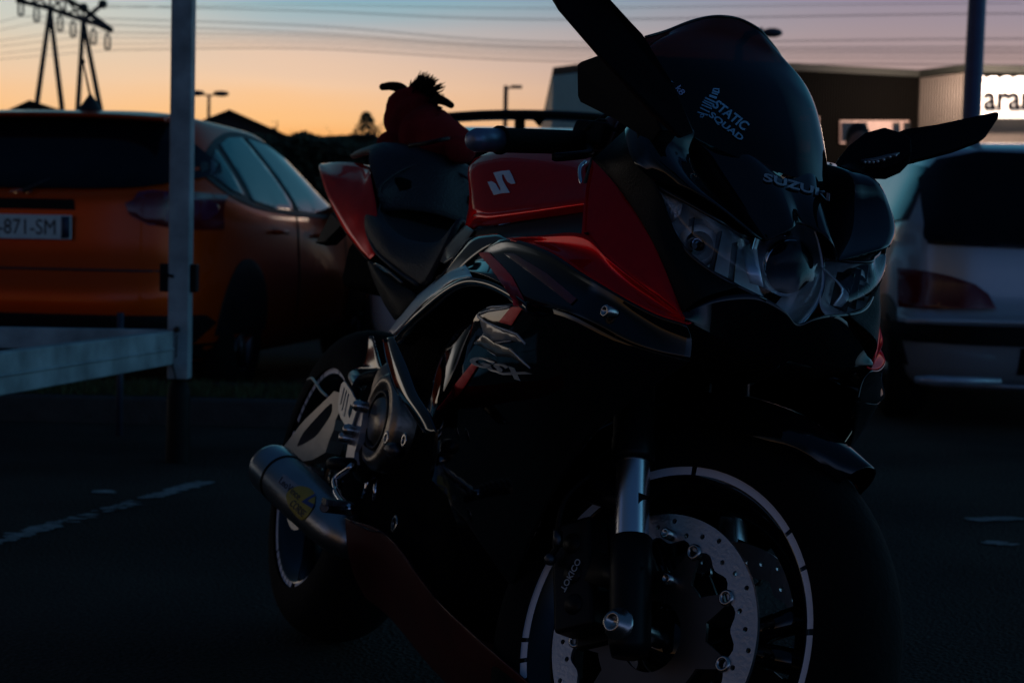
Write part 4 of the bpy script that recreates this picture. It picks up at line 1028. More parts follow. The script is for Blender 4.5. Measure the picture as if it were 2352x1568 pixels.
# rear blade of the fairing
F7 = [[P(880,780,-.200), P(893,776,-.205), P(905,774,-.205)], [P(889,830,-.214), P(912,835,-.224), P(936,840,-.220)], [P(905,885,-.226), P(935,900,-.238), P(958,900,-.234)], [P(935,935,-.238), P(960,945,-.247), P(985,945,-.244)], [P(974,992,-.245), P(985,995,-.248), P(1005,992,-.246)]]
shell('fairing_blade', F7, BLK)
F8 = [[P(1050,752,-.19), P(1085,745,-.20), P(1092,760,-.19)], [P(1022,800,-.19), P(1052,810,-.202), P(1080,815,-.19)], [P(1000,860,-.19), P(1030,870,-.203), P(1058,870,-.19)], [P(985,930,-.19), P(1005,930,-.202), P(1035,925,-.19)], [P(975,985,-.185), P(990,985,-.195), P(1010,985,-.185)]]
shell('inner_scoop', F8, BLK)
# decals on the side
bsu = bvh_of(side_up); bsl = bvh_of(side_lo)
def c2(x, y): return ((x/2.138+1400)*K4, (y/2.138+900)*K4)
decal('red_stripe', [c2(*p) for p in ((1110,240), (1200,235), (1290,330), (1400,450), (1500,640), (1500,700), (1395,690), (1390,640), (1330,540), (1230,400))], bsu, REDD, side_up, off=.0030)
decal('red_stripe', [c2(*p) for p in ((1330,250), (1420,250), (1700,420), (1950,640), (1900,690), (1660,500))], bsu, mat('dark_red_stripe_vinyl', (.12, .004, .006), .4, 0, .6), side_up, off=.0030)
decal('red_stripe', [c2(*p) for p in ((1400,700), (1500,700), (1400,860), (1290,830))], bsl, REDD, side_lo, off=.0030)
decal('red_stripe', [c2(*p) for p in ((1060,1180), (1120,1190), (960,1440), (800,1580), (740,1580), (900,1380))], bsl, REDD, side_lo, off=.0030)
# moulded R emblem: thin raised outline strokes
def strip(name, pts, w, bv, m, par, off=.004, Yf=-.25):
    pts = [V(p) for p in pts]; mb = MB()
    sm_ = [V((p.x, p.y, 0)) for p in cr1([V((p[0], p[1], 0)) for p in pts], 3, True)]
    q = [cast(bv, p.x, p.y, BI, .002, Yf) for p in sm_]
    mb.tube(q, w, 6); return mb.build(name, m, par)
EMB = mat('emblem_chrome_edge', (.62, .64, .66), .4, .2, .5)
strip('emblem', [c2(*p) for p in ((1185,712), (1230,700), (1390,698), (1330,715), (1180,738), (1105,765), (1110,790), (1170,830), (1260,870), (1360,905), (1440,935), (1510,1015))], .0016, bsl, EMB, side_lo)
strip('emblem', [c2(*p) for p in ((1078,1010), (1160,930), (1250,965))], .0011, bsl, EMB, side_lo)
strip('emblem', [c2(*p) for p in ((1255,1008), (1388,988))], .0011, bsl, EMB, side_lo)
strip('emblem', [c2(*p) for p in ((1375,1055), (1550,1220))], .0012, bsl, EMB, side_lo)
strip('emblem', [c2(*p) for p in ((1190,1070), (1265,1118))], .0011, bsl, EMB, side_lo)
decal('emblem_face', [c2(*p) for p in ((1115,775), (1255,880), (1430,945), (1505,1012), (1400,985), (1250,1000), (1160,935))], bsl, DDEC, side_lo, off=.0026)
decal('emblem_face', [c2(*p) for p in ((1080,1012), (1160,935), (1250,1008), (1375,1055), (1540,1215), (1400,1130), (1270,1120), (1180,1060))], bsl, mat('dark_badge', (.03, .03, .032), .35, 0, .8), side_lo, off=.0026)
text_decal('lettering', 'GSX', c2(1030,1180), c2(1530,1350), c2(1075,1100), bsl, mat('gsx_badge', (.34, .36, .36), .4, .0, .5), side_lo, bold=.06, shear=.3, Y=-.22, off=.0032)
def bolt(u, v, Y, r=.008, par=None, name='bolt', M=BI):
    c = P(u, v, Y, M); return MB().lathe([(-.004, r), (.002, r), (.004, r*.8), (.004, r*.5), (.001, r*.45), (.001, 0)], c, (0, -1, 0), 18).build(name, BOLT, par or bike)
c_ = PE(1393, 715, .022); MB().lathe([(-.012, .0085), (.002, .0085), (.004, .0068), (.004, .0042), (.001, .004), (.001, 0)], c_, (.25, -1, 0), 18).build('bolt', BOLT, bike)

# ---- mirrors (wing-shaped, on stalks)
def blade(name, pts, th, m, par):
    """flat blade with real thickness from an outline of 3-D points"""
    c = sum(pts, V((0, 0, 0)))/len(pts); n = V((0, 0, 0))
    for i in range(len(pts)): n += (pts[i]-c).cross(pts[(i+1) % len(pts)]-c)
    n.normalize(); k_ = len(pts)
    vs = [p+n*th/2 for p in pts]+[p-n*th/2 for p in pts]
    return mesh(name, vs, [tuple(range(k_)), tuple(range(2*k_-1, k_-1, -1))]+[(i, i+k_, (i+1) % k_+k_, (i+1) % k_) for i in range(k_)], m, par, bev=.003)
MGL = mat('mirror_plastic', (.004, .004, .006), .5, spec=.06)
mr = empty('mirror'); mr.parent = bike
blade('mirror_blade', [P(1245,-60,-.385), P(1258,-20,-.38), P(1272,4,-.375), P(1284,22,-.37), P(1380,132,-.30), P(1500,262,-.235), P(1560,318,-.21), P(1592,305,-.19), P(1546,200,-.205), P(1500,128,-.242), P(1475,83,-.27), P(1395,0,-.32), P(1320,-70,-.36)], .014, MGL, mr)
blade('mirror_arm', [P(1345,150,-.225), P(1355,142,-.224), P(1400,126,-.218), P(1500,200,-.19), P(1540,300,-.17), P(1520,330,-.165), P(1460,292,-.178), P(1436,277,-.19), P(1352,236,-.222), P(1346,222,-.225)], .03, MGL, mr)
ml = empty('mirror'); ml.parent = bike
blade('mirror_blade', [P(2030,318,.26), P(2075,304,.28), P(2150,290,.33), P(2285,261,.42), P(2292,266,.425), P(2290,275,.42), P(2266,312,.40), P(2250,325,.39), P(2190,347,.35), P(2100,372,.30), P(2035,385,.26)], .014, MGL, ml)
blade('mirror_housing', [P(1928,372,.19), P(1948,348,.205), P(1985,318,.225), P(2030,306,.25), P(2060,316,.262), P(2090,330,.27), P(2092,362,.27), P(2070,385,.262), P(2035,400,.25), P(1985,398,.22), P(1940,440,.19), P(1912,455,.172), P(1895,420,.165)], .03, MGL, ml)
MB().tube([P(1875,425,.118), P(1925,412,.15), P(1960,395,.20)], [.012, .016, .014], 10).tube([P(1872,445,.12), P(1905,450,.14), P(1950,432,.17)], [.01, .013, .01], 10).tube([P(1898,385,.14), P(1915,400,.15), P(1925,440,.15)], [.009, .012, .012], 8).build('stalk', MGL, ml)
led = empty('indicator'); led.parent = ml
LC = mat('indicator_lens', (.5, .48, .5), .12, .6, 1)
MB().tube([P(1978,371,.205), P(2010,368,.222), P(2040,360,.238), P(2066,352,.25)], [.003, .004, .004, .002], 8).build('lens', mat('dark_indicator_lens', (.06, .055, .06), .1, 0, 1), led)
for u, v, y in ((1987,373,.208), (1996,373,.213), (2006,373,.218), (2016,371,.223), (2030,367,.230), (2044,361,.238), (2058,357,.246)):
    MB().ball(P(u, v, y-.003), .0022, 6).build('bulb', LC, led)

# ---- fuel tank
T1 = [[P(1083,450,-.06).lerp(V((.62, 0, .86)), .6), V((.66, -.09, .88)), V((.70, -.125, .85)), V((.72, -.13, .80))]]
tk = [
 [V((.64, 0, .94)), V((.645, -.05, .935)), V((.66, -.10, .90)), V((.675, -.125, .86)), V((.70, -.135, .80))],
 [V((.70, 0, .965)), V((.70, -.055, .960)), P(1088,370,-.112), P(1082,440,-.138), P(1092,492,-.158), ],
 [V((.80, 0, .985)), V((.80, -.06, .978)), P(1130,362,-.125), P(1120,440,-.152), P(1130,490,-.168)],
 [V((.92, 0, .975)), V((.92, -.06, .968)), P(1210,362,-.125), P(1200,435,-.152), P(1210,480,-.170)],
 [V((1.04, 0, .945)), V((1.04, -.06, .940)), P(1290,368,-.122), P(1285,430,-.148), P(1290,470,-.166)],
 [V((1.12, 0, .91)), V((1.12, -.06, .905)), P(1352,378,-.118), P(1350,425,-.142), P(1355,462,-.158)]]
tank = half('fuel_tank', tk, RED, 5, 4)
tl = [r[-1] for r in tk]
tl2 = [V((.70, -.13, .775)), P(1092,524,-.150), P(1130,518,-.162), P(1210,506,-.165), P(1290,495,-.160), P(1355,486,-.152)]
shell('tank_lower_edge', [[a, a.lerp(b, .4)+V((0, -.002, 0)), b] for a, b in zip(tl, tl2)], RED)
bt = bvh_of(tank)
def c1(x, y): return ((x/1.68+1200)*K4, (y/1.68+200)*K4)
decal('emblem', [c1(*p) for p in ((1310,833), (1365,822), (1418,818), (1440,860), (1458,905), (1430,909), (1405,895), (1390,870), (1380,848), (1372,843), (1366,850), (1372,880), (1395,925), (1420,968), (1365,972), (1312,982), (1290,935), (1272,893), (1300,890), (1325,905), (1342,935), (1350,952), (1358,950), (1356,935))], bt, mat('tank_emblem', (.66, .82, 1.0), .5), tank, off=.0030, step=8)
# dark lower tank, frame beam
tb = [P(1000,640,-.165), P(1062,600,-.19), P(1110,573,-.20), P(1165,549,-.208), P(1255,543,-.212), P(1350,537,-.212)]
ta = [V((.66, -.125, .75)), P(1080,535,-.150), P(1110,527,-.158), P(1165,515,-.162), P(1250,502,-.162), P(1355,486,-.152)]
shell('tank_side_cover', [[a, a.lerp(b, .5)+V((0, .01, .0)), b] for a, b in zip(ta, tb)], MBLK)
fr = [(P(955,704,-.150), P(968,715,-.172)), (P(985,668,-.152), P(1004,680,-.178)), (P(1020,625,-.158), P(1040,640,-.188)), (P(1050,582,-.162), P(1078,600,-.196)), (P(1078,548,-.166), P(1120,570,-.203)), (P(1130,545,-.172), P(1170,552,-.212))]
shell('frame_beam', [[a, a.lerp(b, .5)+V((0, -.006, .005)), b] for a, b in fr], BLK)
shell('tank_pad', [[P(1070,517,-.145), P(1090,530,-.160)], [P(1045,545,-.145), P(1068,560,-.162)], [P(1025,570,-.145), P(1045,588,-.162)], [P(1012,600,-.145), P(1020,606,-.158)]], CARB)

# ---- seats
rs = [
 [V((.60, 0, .80)), V((.60, -.07, .795)), P(1062,505,-.115), P(1030,560,-.14), P(985,645,-.150)],
 [V((.50, 0, .765)), V((.50, -.07, .762)), P(1010,560,-.115), P(985,600,-.14), P(962,652,-.148)],
 [V((.38, 0, .755)), V((.38, -.09, .755)), P(935,555,-.13), P(915,590,-.15), P(912,612,-.150)],
 [V((.26, 0, .775)), V((.26, -.09, .775)), P(888,520,-.135), P(872,545,-.152), P(868,575,-.150)],
 [V((.17, 0, .815)), V((.17, -.08, .815)), P(862,480,-.12), P(846,500,-.140), P(842,532,-.140)],
 [V((.12, 0, .86)), V((.12, -.07, .86)), P(868,462,-.10), P(850,468,-.120), P(843,490,-.125)]]
half('rider_seat', rs, VINYL, 5, 4, solid=.01)
MB().tube(cr1([P(843,478,-.128), P(842,525,-.144), P(862,575,-.155), P(895,608,-.156), P(925,632,-.155), P(960,655,-.153)], 5), .0035, 8).build('seat_piping', VINYL, bike)
MB().tube(cr1([P(873,468,-.118), P(866,505,-.136), P(868,545,-.150), P(880,575,-.152)], 5), .002, 6).build('seat_piping', VINYL, bike)
ps = [
 [V((.16, 0, .87)), V((.15, -.06, .865)), V((.13, -.11, .85))],
 [V((.14, 0, .94)), V((.12, -.07, .935)), P(866,440,-.125)],
 [V((.10, 0, .985)), V((.08, -.08, .975)), P(850,380,-.125)],
 [V((.0, 0, 1.005)), V((-.01, -.08, .998)), P(848,352,-.11)],
 [V((-.14, 0, 1.01)), V((-.14, -.07, 1.0)), V((-.15, -.10, .975))],
 [V((-.27, 0, 1.015)), V((-.27, -.05, 1.005)), V((-.27, -.075, .985))]]
half('pillion_seat', ps, VINYL, 5, 4, solid=.01)
MB().tube(cr1([V((.165, .10, .90)), V((.13, .06, .955)), V((.118, 0, .965)), V((.118, -.06, .955)), P(880,420,-.118), P(868,455,-.124)], 5), .003, 6).build('seat_piping', VINYL, bike)

# ---- tail
tu = [P(741,377,-.055), P(765,374,-.07), P(800,374,-.078), P(836,379,-.085), P(850,400,-.115), P(858,440,-.132), P(866,500,-.14), P(872,570,-.145)]
tl_ = [P(733,384,-.085), P(738,402,-.105), P(750,440,-.118), P(765,475,-.126), P(785,515,-.134), P(805,545,-.140), P(828,575,-.146), P(850,597,-.150)]
tm = [P(736,378,-.075), P(762,402,-.108), P(790,420,-.116), P(815,440,-.128), P(828,470,-.138), P(838,500,-.142), P(850,535,-.148), P(862,585,-.150)]
tail = shell('tail_fairing', [[a, m_2, b] for a, m_2, b in zip(tu, tm, tl_)], RED)
tin = [[mir(a), V((a.x, 0, a.z+.006)), a] for a in tu[:5]]
vs, fs = grid(tin, 4, 5); mesh('tail_top', vs, fs, RED, bike, solid=.004)
tun = [[mir(a), V((a.x+.01, 0, a.z-.02)), a] for a in tl_]
vs, fs = grid(tun, 4, 5); mesh('tail_underside', vs, fs, MBLK, bike, solid=.004)
MB().ball(V((-.44, 0, .955)), .04, 8, (.6, 1.4, .7)).build('tail_light', LENSR, bike)
blade('licence_bracket', [P(775,490,-.05), P(765,510,-.05), P(738,562,-.05), P(760,560,-.05), P(800,520,-.05)], .03, MBLK, bike)
shell('side_cover', [[P(845,602,-.150), P(852,600,-.152), P(870,612,-.152)], [P(858,640,-.152), P(880,650,-.166), P(915,650,-.158)], [P(880,690,-.155), P(905,690,-.168), P(955,678,-.160)], [P(908,735,-.155), P(922,725,-.164), P(938,712,-.160)]], MBLK)
shell('trim_blade', [[P(858,606,-.158), P(866,604,-.162)], [P(880,622,-.160), P(888,618,-.166)], [P(905,640,-.160), P(920,645,-.166)], [P(922,655,-.158), P(926,650,-.162)]], BLK)
shell('rear_hugger', [[P(848,772,-.09), P(856,772,-.09)], [P(842,810,-.09), P(866,810,-.10)], [P(832,838,-.09), P(874,838,-.105)], [P(818,846,-.09), P(880,850,-.105)], [P(815,860,-.08), P(885,862,-.1)]], BLK)

# ---- engine, frame and inner masses (dark)
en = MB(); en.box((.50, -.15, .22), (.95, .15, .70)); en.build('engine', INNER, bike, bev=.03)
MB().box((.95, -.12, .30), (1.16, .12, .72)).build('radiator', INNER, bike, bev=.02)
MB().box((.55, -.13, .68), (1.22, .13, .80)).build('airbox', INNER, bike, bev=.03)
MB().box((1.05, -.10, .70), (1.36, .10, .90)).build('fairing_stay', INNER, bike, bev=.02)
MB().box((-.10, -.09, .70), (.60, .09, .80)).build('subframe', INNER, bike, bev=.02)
MB().box((.02, -.10, .80), (.14, .10, .93)).build('seat_base', INNER, bike, bev=.02)
def C3(x, y): return ((x/3.357+950)*K4, (y/3.357+1350)*K4)
cc = P(*C3(1960, 1120), -.178)
cl = MB(); cl.lathe([(-.06, .085), (.0, .083), (.012, .074), (.014, .060), (.006, .056), (.006, .040), (.014, .036), (.014, .0)], cc, (0, -1, 0), 44)
cl.build('clutch_cover', mat('bronze_cast_cover', (.34, .29, .24), .35, 1, 0, .15, .1, 80), bike)
MB().lathe([(0, .052), (.006, .05), (.006, .044), (0, .042)], cc+V((0, -.007, 0)), (0, -1, 0), 36).build('cover_ring', BMET, bike)
MB().lathe([(-.05, .05), (.0, .048), (.008, .04), (.01, 0)], P(*C3(1960, 700), -.16), (0, -1, 0), 30).build('cover', mat('bronze_cast_cover', (.34, .29, .24), .35, 1), bike)
for (x, y) in ((2010, 1350), (2250, 1380)):
    u, v = C3(x, y); MB().lathe([(0, .006), (.002, .012), (.003, .010), (.003, .007)], P(u, v, -.215), (0, -1, 0), 20).build('bolt_ring', BOLT, bike)
u, v = ((2120/3.357+950)*K4, (485/3.357+1950)*K4); MB().lathe([(0, .007), (.002, .014), (.003, .012), (.003, .008)], P(u, v, -.19), (0, -1, 0), 20).build('bolt_ring', BOLT, bike)
for (a, b) in (((1735, 0), (1690, 140)), ((1855, 0), (1845, 170))):
    f_ = lambda p: P((p[0]/3.357+950)*K4, (p[1]/3.357+1950)*K4, -.15)
    MB().tube([f_(a)+V((0, 0, .05)), f_(a), f_(b)], .0045, 8).build('exhaust_header', CHR, bike)

# ---- wheels
def wheel(name, c, r, rimr, hw_t, hw_r, T, dh, front):
    """c centre, T transform (steering), everything in the bike frame"""
    wr = empty(name); wr.parent = bike
    f_ = lambda v: T @ v
    prof = []
    for i in range(25):
        t = -math.pi*.54+math.pi*1.08*i/24; prof.append((hw_t*math.sin(t), rimr+.004+(r-rimr-.004)*max(0, math.cos(t))**.75 if abs(t) < math.pi/2 else rimr-.002))
    MB().lathe(prof, c, (0, 1, 0), 96).map(f_).build('tyre', RUB, wr)
    rp = [(-hw_r-.001, rimr-.016), (-hw_r-.002, rimr), (-hw_r+.006, rimr+.002), (-hw_r+.012, rimr-.012), (-hw_r*.5, rimr-.035), (hw_r*.5, rimr-.035), (hw_r-.012, rimr-.012), (hw_r-.006, rimr+.002), (hw_r+.002, rimr), (hw_r+.001, rimr-.016), (hw_r-.02, rimr-.03), (hw_r*.5, rimr-.045), (-hw_r*.5, rimr-.045), (-hw_r+.02, rimr-.03)]
    rm = MB().lathe(rp, c, (0, 1, 0), 96, closed=True)
    for q in range(3):
        a = R(20)+q*2*math.pi/3
        for da, w in ((-.16, .016), (.16, .016)):
            p0_ = V((math.cos(a), 0, math.sin(a)))*.05; p1_ = V((math.cos(a+da), 0, math.sin(a+da)))*(rimr-.04)
            rm.tube([V(c)+p0_, V(c)+p0_.lerp(p1_, .5), V(c)+p1_], [.024, w, w*1.1], 10)
    rm.lathe([(-.05, .0), (-.05, .032), (-.03, .045), (.03, .045), (.05, .032), (.05, 0)], c, (0, 1, 0), 32)
    rim = rm.map(f_).build('rim', BLK, wr)
    # reflective tape segments on both flanges
    segs = dh
    for s in (-1, 1):
        st = MB()
        for (a0_, a1_) in segs:
            k_ = max(2, int((a1_-a0_)/2.5)); vs = []; fs = []
            for i in range(k_+1):
                a = R(a0_+(a1_-a0_)*i/k_)
                for (rr_, yy) in ((rimr-.0010, hw_r+.0032), (rimr-.0118, hw_r+.0026)): vs.append(V(c)+V((math.cos(a)*rr_, s*yy, math.sin(a)*rr_)))
            for i in range(k_): fs.append((i*2, i*2+1, i*2+3, i*2+2))
            st.add(vs, fs)
        st.map(f_).build('rim_tape', STRIPE, wr, solid=.0006, smooth=False)
    return wr
I4 = Matrix.Identity(4)
FC = (1.415, 0, .30)
def long_segs(off):
    out = []
    for k_ in range(3):
        b = off+120*k_
        out += [(b+1, b+26), (b+27.5, b+44), (b+45.5, b+72)] + [(b+73.5+j*6, b+78.2+j*6) for j in range(7)]
    return out
FSEG = [(101, 128), (129.5, 151), (152.5, 163), (164.5, 196.5)]+[(198+7.2*j, 203.6+7.2*j) for j in range(7)]+[(249, 275), (276.5, 300), (301.5, 318)]+[(320+6*j, 324.8+6*j) for j in range(2)]+[(333, 358), (359.5, 378)]+[(380, 399), (400.5, 412.5), (414, 459)]
wf = wheel('front_wheel', FC, .30, .2235, .056, .050, SM, FSEG, True)
wr_ = wheel('rear_wheel', (0, 0, .315), .315, .2235, .090, .080, I4, long_segs(40), False)
def flat(name, outlines, th, m, parent, Ymap):
    """2-D outlines (first outer, rest holes) -> plate of thickness th; Ymap((x,z),y) gives the 3-D point"""
    cu_ = bpy.data.curves.new('plate', 'CURVE'); cu_.dimensions = '2D'; cu_.fill_mode = 'BOTH'; cu_.extrude = th/2
    for ol in outlines:
        sp = cu_.splines.new('POLY'); sp.points.add(len(ol)-1); sp.use_cyclic_u = True
        for i, p in enumerate(ol): sp.points[i].co = (p[0], p[1], 0, 1)
    o = bpy.data.objects.new('plate', cu_); COL.objects.link(o); dg = bpy.context.evaluated_depsgraph_get(); dg.update()
    me = bpy.data.meshes.new_from_object(o.evaluated_get(dg)); vs = [Ymap(v.co.x, v.co.y, v.co.z) for v in me.vertices]; fs = [tuple(p.vertices) for p in me.polygons]
    bpy.data.objects.remove(o); bpy.data.curves.remove(cu_); bpy.data.meshes.remove(me)
    return mesh(name, vs, fs, m, parent, smooth=False)
def circ(cx, cy, r, n=48, ph=0): return [(cx+r*math.cos(6.2832*i/n+ph), cy+r*math.sin(6.2832*i/n+ph)) for i in range(n)]
def disc_set(c, T, parent, s, ro=.155, ri=.121, floats=9):
    y0 = s*.068
    Ym = lambda x, z, y: T @ (V(c)+V((x, y0+y, z)))
    inner = [( (ri-.004*math.cos(floats*2*t))*math.cos(t), (ri-.004*math.cos(floats*2*t))*math.sin(t)) for t in [6.2832*i/120 for i in range(120)]]
    holes = [inner]
    for i in range(36):
        a = 6.2832*i/36; rr_ = (.131, .146, .138)[i % 3]; holes.append(circ(rr_*math.cos(a), rr_*math.sin(a), .0034, 10))
    flat('brake_disc', [circ(0, 0, ro, 120)]+holes, .005, DISC, parent, Ym)
    car_ = []
    for i in range(floats*10):
        t = 6.2832*i/(floats*10); ph = (i % 10)/10; rr_ = .112 if ph in (.0, .1, .9) else (.095 if ph in (.2, .8) else .082); car_.append((rr_*math.cos(t), rr_*math.sin(t)))
    flat('disc_carrier', [car_, circ(0, 0, .045, 30)], .005, mat('disc_carrier_metal', (.10, .085, .08), .4, .9), parent, lambda x, z, y: T @ (V(c)+V((x, y0-s*.001+y, z))))
    for i in range(floats):
        t = 6.2832*i/floats; bt_ = MB(); bt_.lathe([(0, .0055), (.004, .006), (.004, .0095), (0, .0105), (-.004, .0105)], V(c)+V((.1165*math.cos(t), y0+s*.002, .1165*math.sin(t))), (0, s, 0), 20)
        bt_.map(lambda v: T @ v).build('disc_bobbin', BOLT, parent)
disc_set(FC, SM, wf, -1); disc_set(FC, SM, wf, 1)
MB().lathe([(0, .021), (.004, .020), (.005, .014), (.016, .013), (.016, .008), (.006, .007), (.006, 0)], V(FC)+V((0, -.135, 0)), (0, -1, 0), 6+18).lathe([(-.27, .012), (0, .012)], V(FC)+V((0, -.135, 0)), (0, -1, 0), 16).map(lambda v: SM @ v).build('axle_nut', BOLT, wf)
# rear disc, sprocket side
Ym = lambda x, z, y: V((x, -.098+y, .315+z))
flat('brake_disc', [circ(0, 0, .11, 60), circ(0, 0, .07, 40)]+[circ(.09*math.cos(a), .09*math.sin(a), .004, 8) for a in [6.283*i/18 for i in range(18)]], .005, DISC, wr_, Ym)

# ---- fork, steered
def fk(Y, L, back=0): return SM @ (V((1.415-back*math.cos(RAKE), Y, .30-back*math.sin(RAKE))) + SAX*L)
for s in (-1, 1):
    Y = s*.113; fl = empty('fork_leg'); fl.parent = bike
    ax_ = (SM.to_3x3() @ SAX).normalized()
    MB().lathe([(.08, .0215), (.24, .0215)], fk(Y, 0), ax_, 40).build('chrome_tube', mat('fork_chrome', (.85, .85, .90), .26, 1, 0, .02), fl)
    MB().lathe([(.213, .0225), (.213, .0265), (.222, .028), (.245, .028), (.248, .0265), (.62, .0265), (.62, 0)], fk(Y, 0), ax_, 40).build('outer_tube', BMET, fl)
    lw = MB().lathe([(-.035, .0), (-.035, .022), (-.02, .026), (.06, .0262), (.112, .0262), (.116, .0225)], fk(Y, 0), ax_, 32)
    # caliper ears behind the leg
    lw.map(lambda v: SI @ v)
    lw.box((1.33, Y-.012, .335), (1.41, Y+.010, .375)).box((1.27, Y-.012, .43), (1.37, Y+.010, .46))
    lw.map(lambda v: SM @ v); lw.build('lower_leg', BMET, fl)
    cl_ = empty('brake_caliper'); cl_.parent = bike
    m = MB(); cx0, cz0 = 1.302, .338
    rot_ = Matrix.Rotation(R(-28), 4, 'Y')
    def cb(a, b): m.box(a, b, Matrix.Translation((cx0, 0, cz0)) @ rot_)
    cb((-.032, s*.060-.0, -.085), (.034, s*.076, .085)); cb((-.034, s*.076, -.072), (.030, s*.118, .072)); cb((-.034, s*.030, -.072), (.02, s*.056, .072)); cb((-.034, s*.03, -.05), (-.022, s*.118, .05))
    m.map(lambda v: SM @ v).build('caliper_body', BMET, cl_, bev=.006)
    for dz in (-.04, .0, .04):
        pp_ = rot_ @ V((0, 0, dz)); MB().lathe([(0, .014), (.003, .013), (.0035, 0)], V((cx0+pp_.x, s*.117, cz0+pp_.z)), (0, s, 0), 20).map(lambda v: SM @ v).build('piston_cap', BMET, cl_)
    if s == -1:
        tdir = (rot_ @ V((0, 0, 1)));
        vs, fs = glyphs('TOKICO', .02)
        o_ = PS(1286, 1352, -.1215); uxv = PS(1324, 1280, -.1215)-o_; uyv = V((-uxv.z, 0, uxv.x)).normalized()*-.0095 if False else V((uxv.z, 0, -uxv.x)).normalized()*.0095
        mesh('lettering', [SM @ (o_+uxv*v.x+uyv*v.y) for v in vs], fs, mat('caliper_lettering', (.42, .42, .42), .5), cl_, smooth=False, solid=.0006)
for (x, y) in ((1160, 655), (1165, 932)):
    u, v = (x/1.5207+1900)*K4, (y/1.5207+1700)*K4; c = PS(u, v, -.085); MB().lathe([(-.02, .007), (.002, .007), (.003, .004), (.0, .003), (0, 0)], c, (0, -1, 0), 14).map(lambda q: SM @ q).build('fender_bolt', BOLT, bike)
# brake hose
hz = [(700,300,-.13), (560,430,-.14), (515,560,-.14), (505,650,-.135), (500,735,-.13), (455,800,-.13)]
MB().tube(cr1([SM @ PS((x/1.5207+1900)*K4, (y/1.5207+1700)*K4, Y) for x, y, Y in hz], 5), .0038, 8).build('brake_hose', MBLK, bike)
MB().tube([SM @ PS((505/1.5207+1900)*K4, (y/1.5207+1700)*K4, -.135) for y in (645, 735)], .006, 12).ball(SM @ PS((458/1.5207+1900)*K4, (815/1.5207+1700)*K4, -.13), .008, 8).build('hose_fitting', DALU, bike)
# front fender
fe = []
for a in (58, 68, 80, 96, 112, 130, 150, 168):
    rr_ = .322+(.004 if a < 60 else 0); row = []
    for (w, dr) in ((-.072, -.045 if 70 < a < 150 else -.03), (-.066, -.012), (-.04, .004), (0, .009), (.04, .004), (.066, -.012), (.072, -.045 if 70 < a < 150 else -.03)):
        tp = .35 if a < 60 else (.85 if a < 70 else (1 if a < 160 else .8))
        row.append(SM @ (V(FC)+V((math.cos(R(a))*(rr_+dr), w*tp, math.sin(R(a))*(rr_+dr)))))
    fe.append(row)
vs, fs = grid(fe, 4, 4); mesh('front_fender', vs, fs, BLK, bike, solid=.003)
for s in (-1, 1):
    pass

# ---- handlebars (steered) and controls
for s in (-1, 1):
    hb_ = empty('handlebar'); hb_.parent = bike
    e0 = PS(1078, 322, -.365); e1 = PS(1145, 322, -.318); e2 = PS(1340, 328, -.16); e3 = PS(1400, 335, -.125)
    def g_(v): return SM @ (v if s == -1 else mir(v))
    d = (e1-e0).normalized()
    MB().tube([g_(e0), g_(e0+d*.003), g_(e0+d*.012), g_(e1)], [.006, .012, .0155, .0155], 24).build('bar_end', mat('silver_bar_end', (.20, .25, .36), .4, .7), hb_)
    MB().tube([g_(e1), g_(e1+d*.004), g_(e1+d*.006), g_(e2)], [.019, .019, .0165, .0165], 20).build('grip', RUB, hb_)
    MB().tube([g_(e2), g_(e3)], [.0165, .020], 16).tube([g_(e3+V((.0, 0, .0))), g_(e3+V((-.0, .01, -.12)))], .02, 12).build('clip_on', BMET, hb_)
    lv_ = [PS(1225, 356, -.25), PS(1260, 354, -.235), PS(1310, 347, -.20), PS(1352, 338, -.165), PS(1375, 330, -.14)]
    lv_ = [p+V((.035, 0, 0)) if i < 3 else p for i, p in enumerate(lv_)]
    MB().tube(cr1([g_(p) for p in lv_], 4), [.004]+[.006]*15+[.008], 10).build('lever', BMET, hb_)
    c0 = PS(1372, 310, -.15); c1_ = PS(1410, 295, -.14)
    MB().box(c0-V((.03, .022, .022)), c0+V((.03, .022, .014))).map(g_).build('switch_housing', MBLK, hb_, bev=.006)
    MB().lathe([(-.012, .014), (.01, .016), (.013, .012), (.013, 0)], c1_+V((0, 0, .0)), (0, 0, 1), 20).box(c1_-V((.02, .016, .04)), c1_+V((.02, .016, -.01))).map(g_).build('reservoir', mat('smoky_reservoir', (.05, .02, .02), .3, 0, .6), hb_, bev=.003)
    MB().tube(cr1([g_(PS(1405, 292, -.13)), g_(PS(1380, 280, -.16)), g_(PS(1352, 295, -.17)), g_(PS(1335, 318, -.16)), g_(PS(1345, 345, -.13))], 5), .005, 8).tube(cr1([g_(PS(1425, 300, -.12)), g_(PS(1395, 268, -.13)), g_(PS(1372, 285, -.14)), g_(PS(1365, 330, -.11))], 5), .004, 8).build('cable', MBLK, hb_)
MB().tube(cr1([P(1345,372,-.12), P(1333,385,-.13), P(1333,410,-.14), P(1345,440,-.14)], 5), .003, 8).build('steering_damper_hose', CHR, bike)
ub = MB(); ub.lathe([(.50, .03), (.62, .03)], SM @ V((1.415, 0, .30)), (SM.to_3x3() @ SAX), 16); ub.build('steering_stem', BMET, bike)
MB().add([fk(-.14, .55), fk(.14, .55), fk(.14, .55, .06), fk(-.14, .55, .06)], [(0,1,2,3)]).build('triple_clamp', BMET, bike, solid=.03)

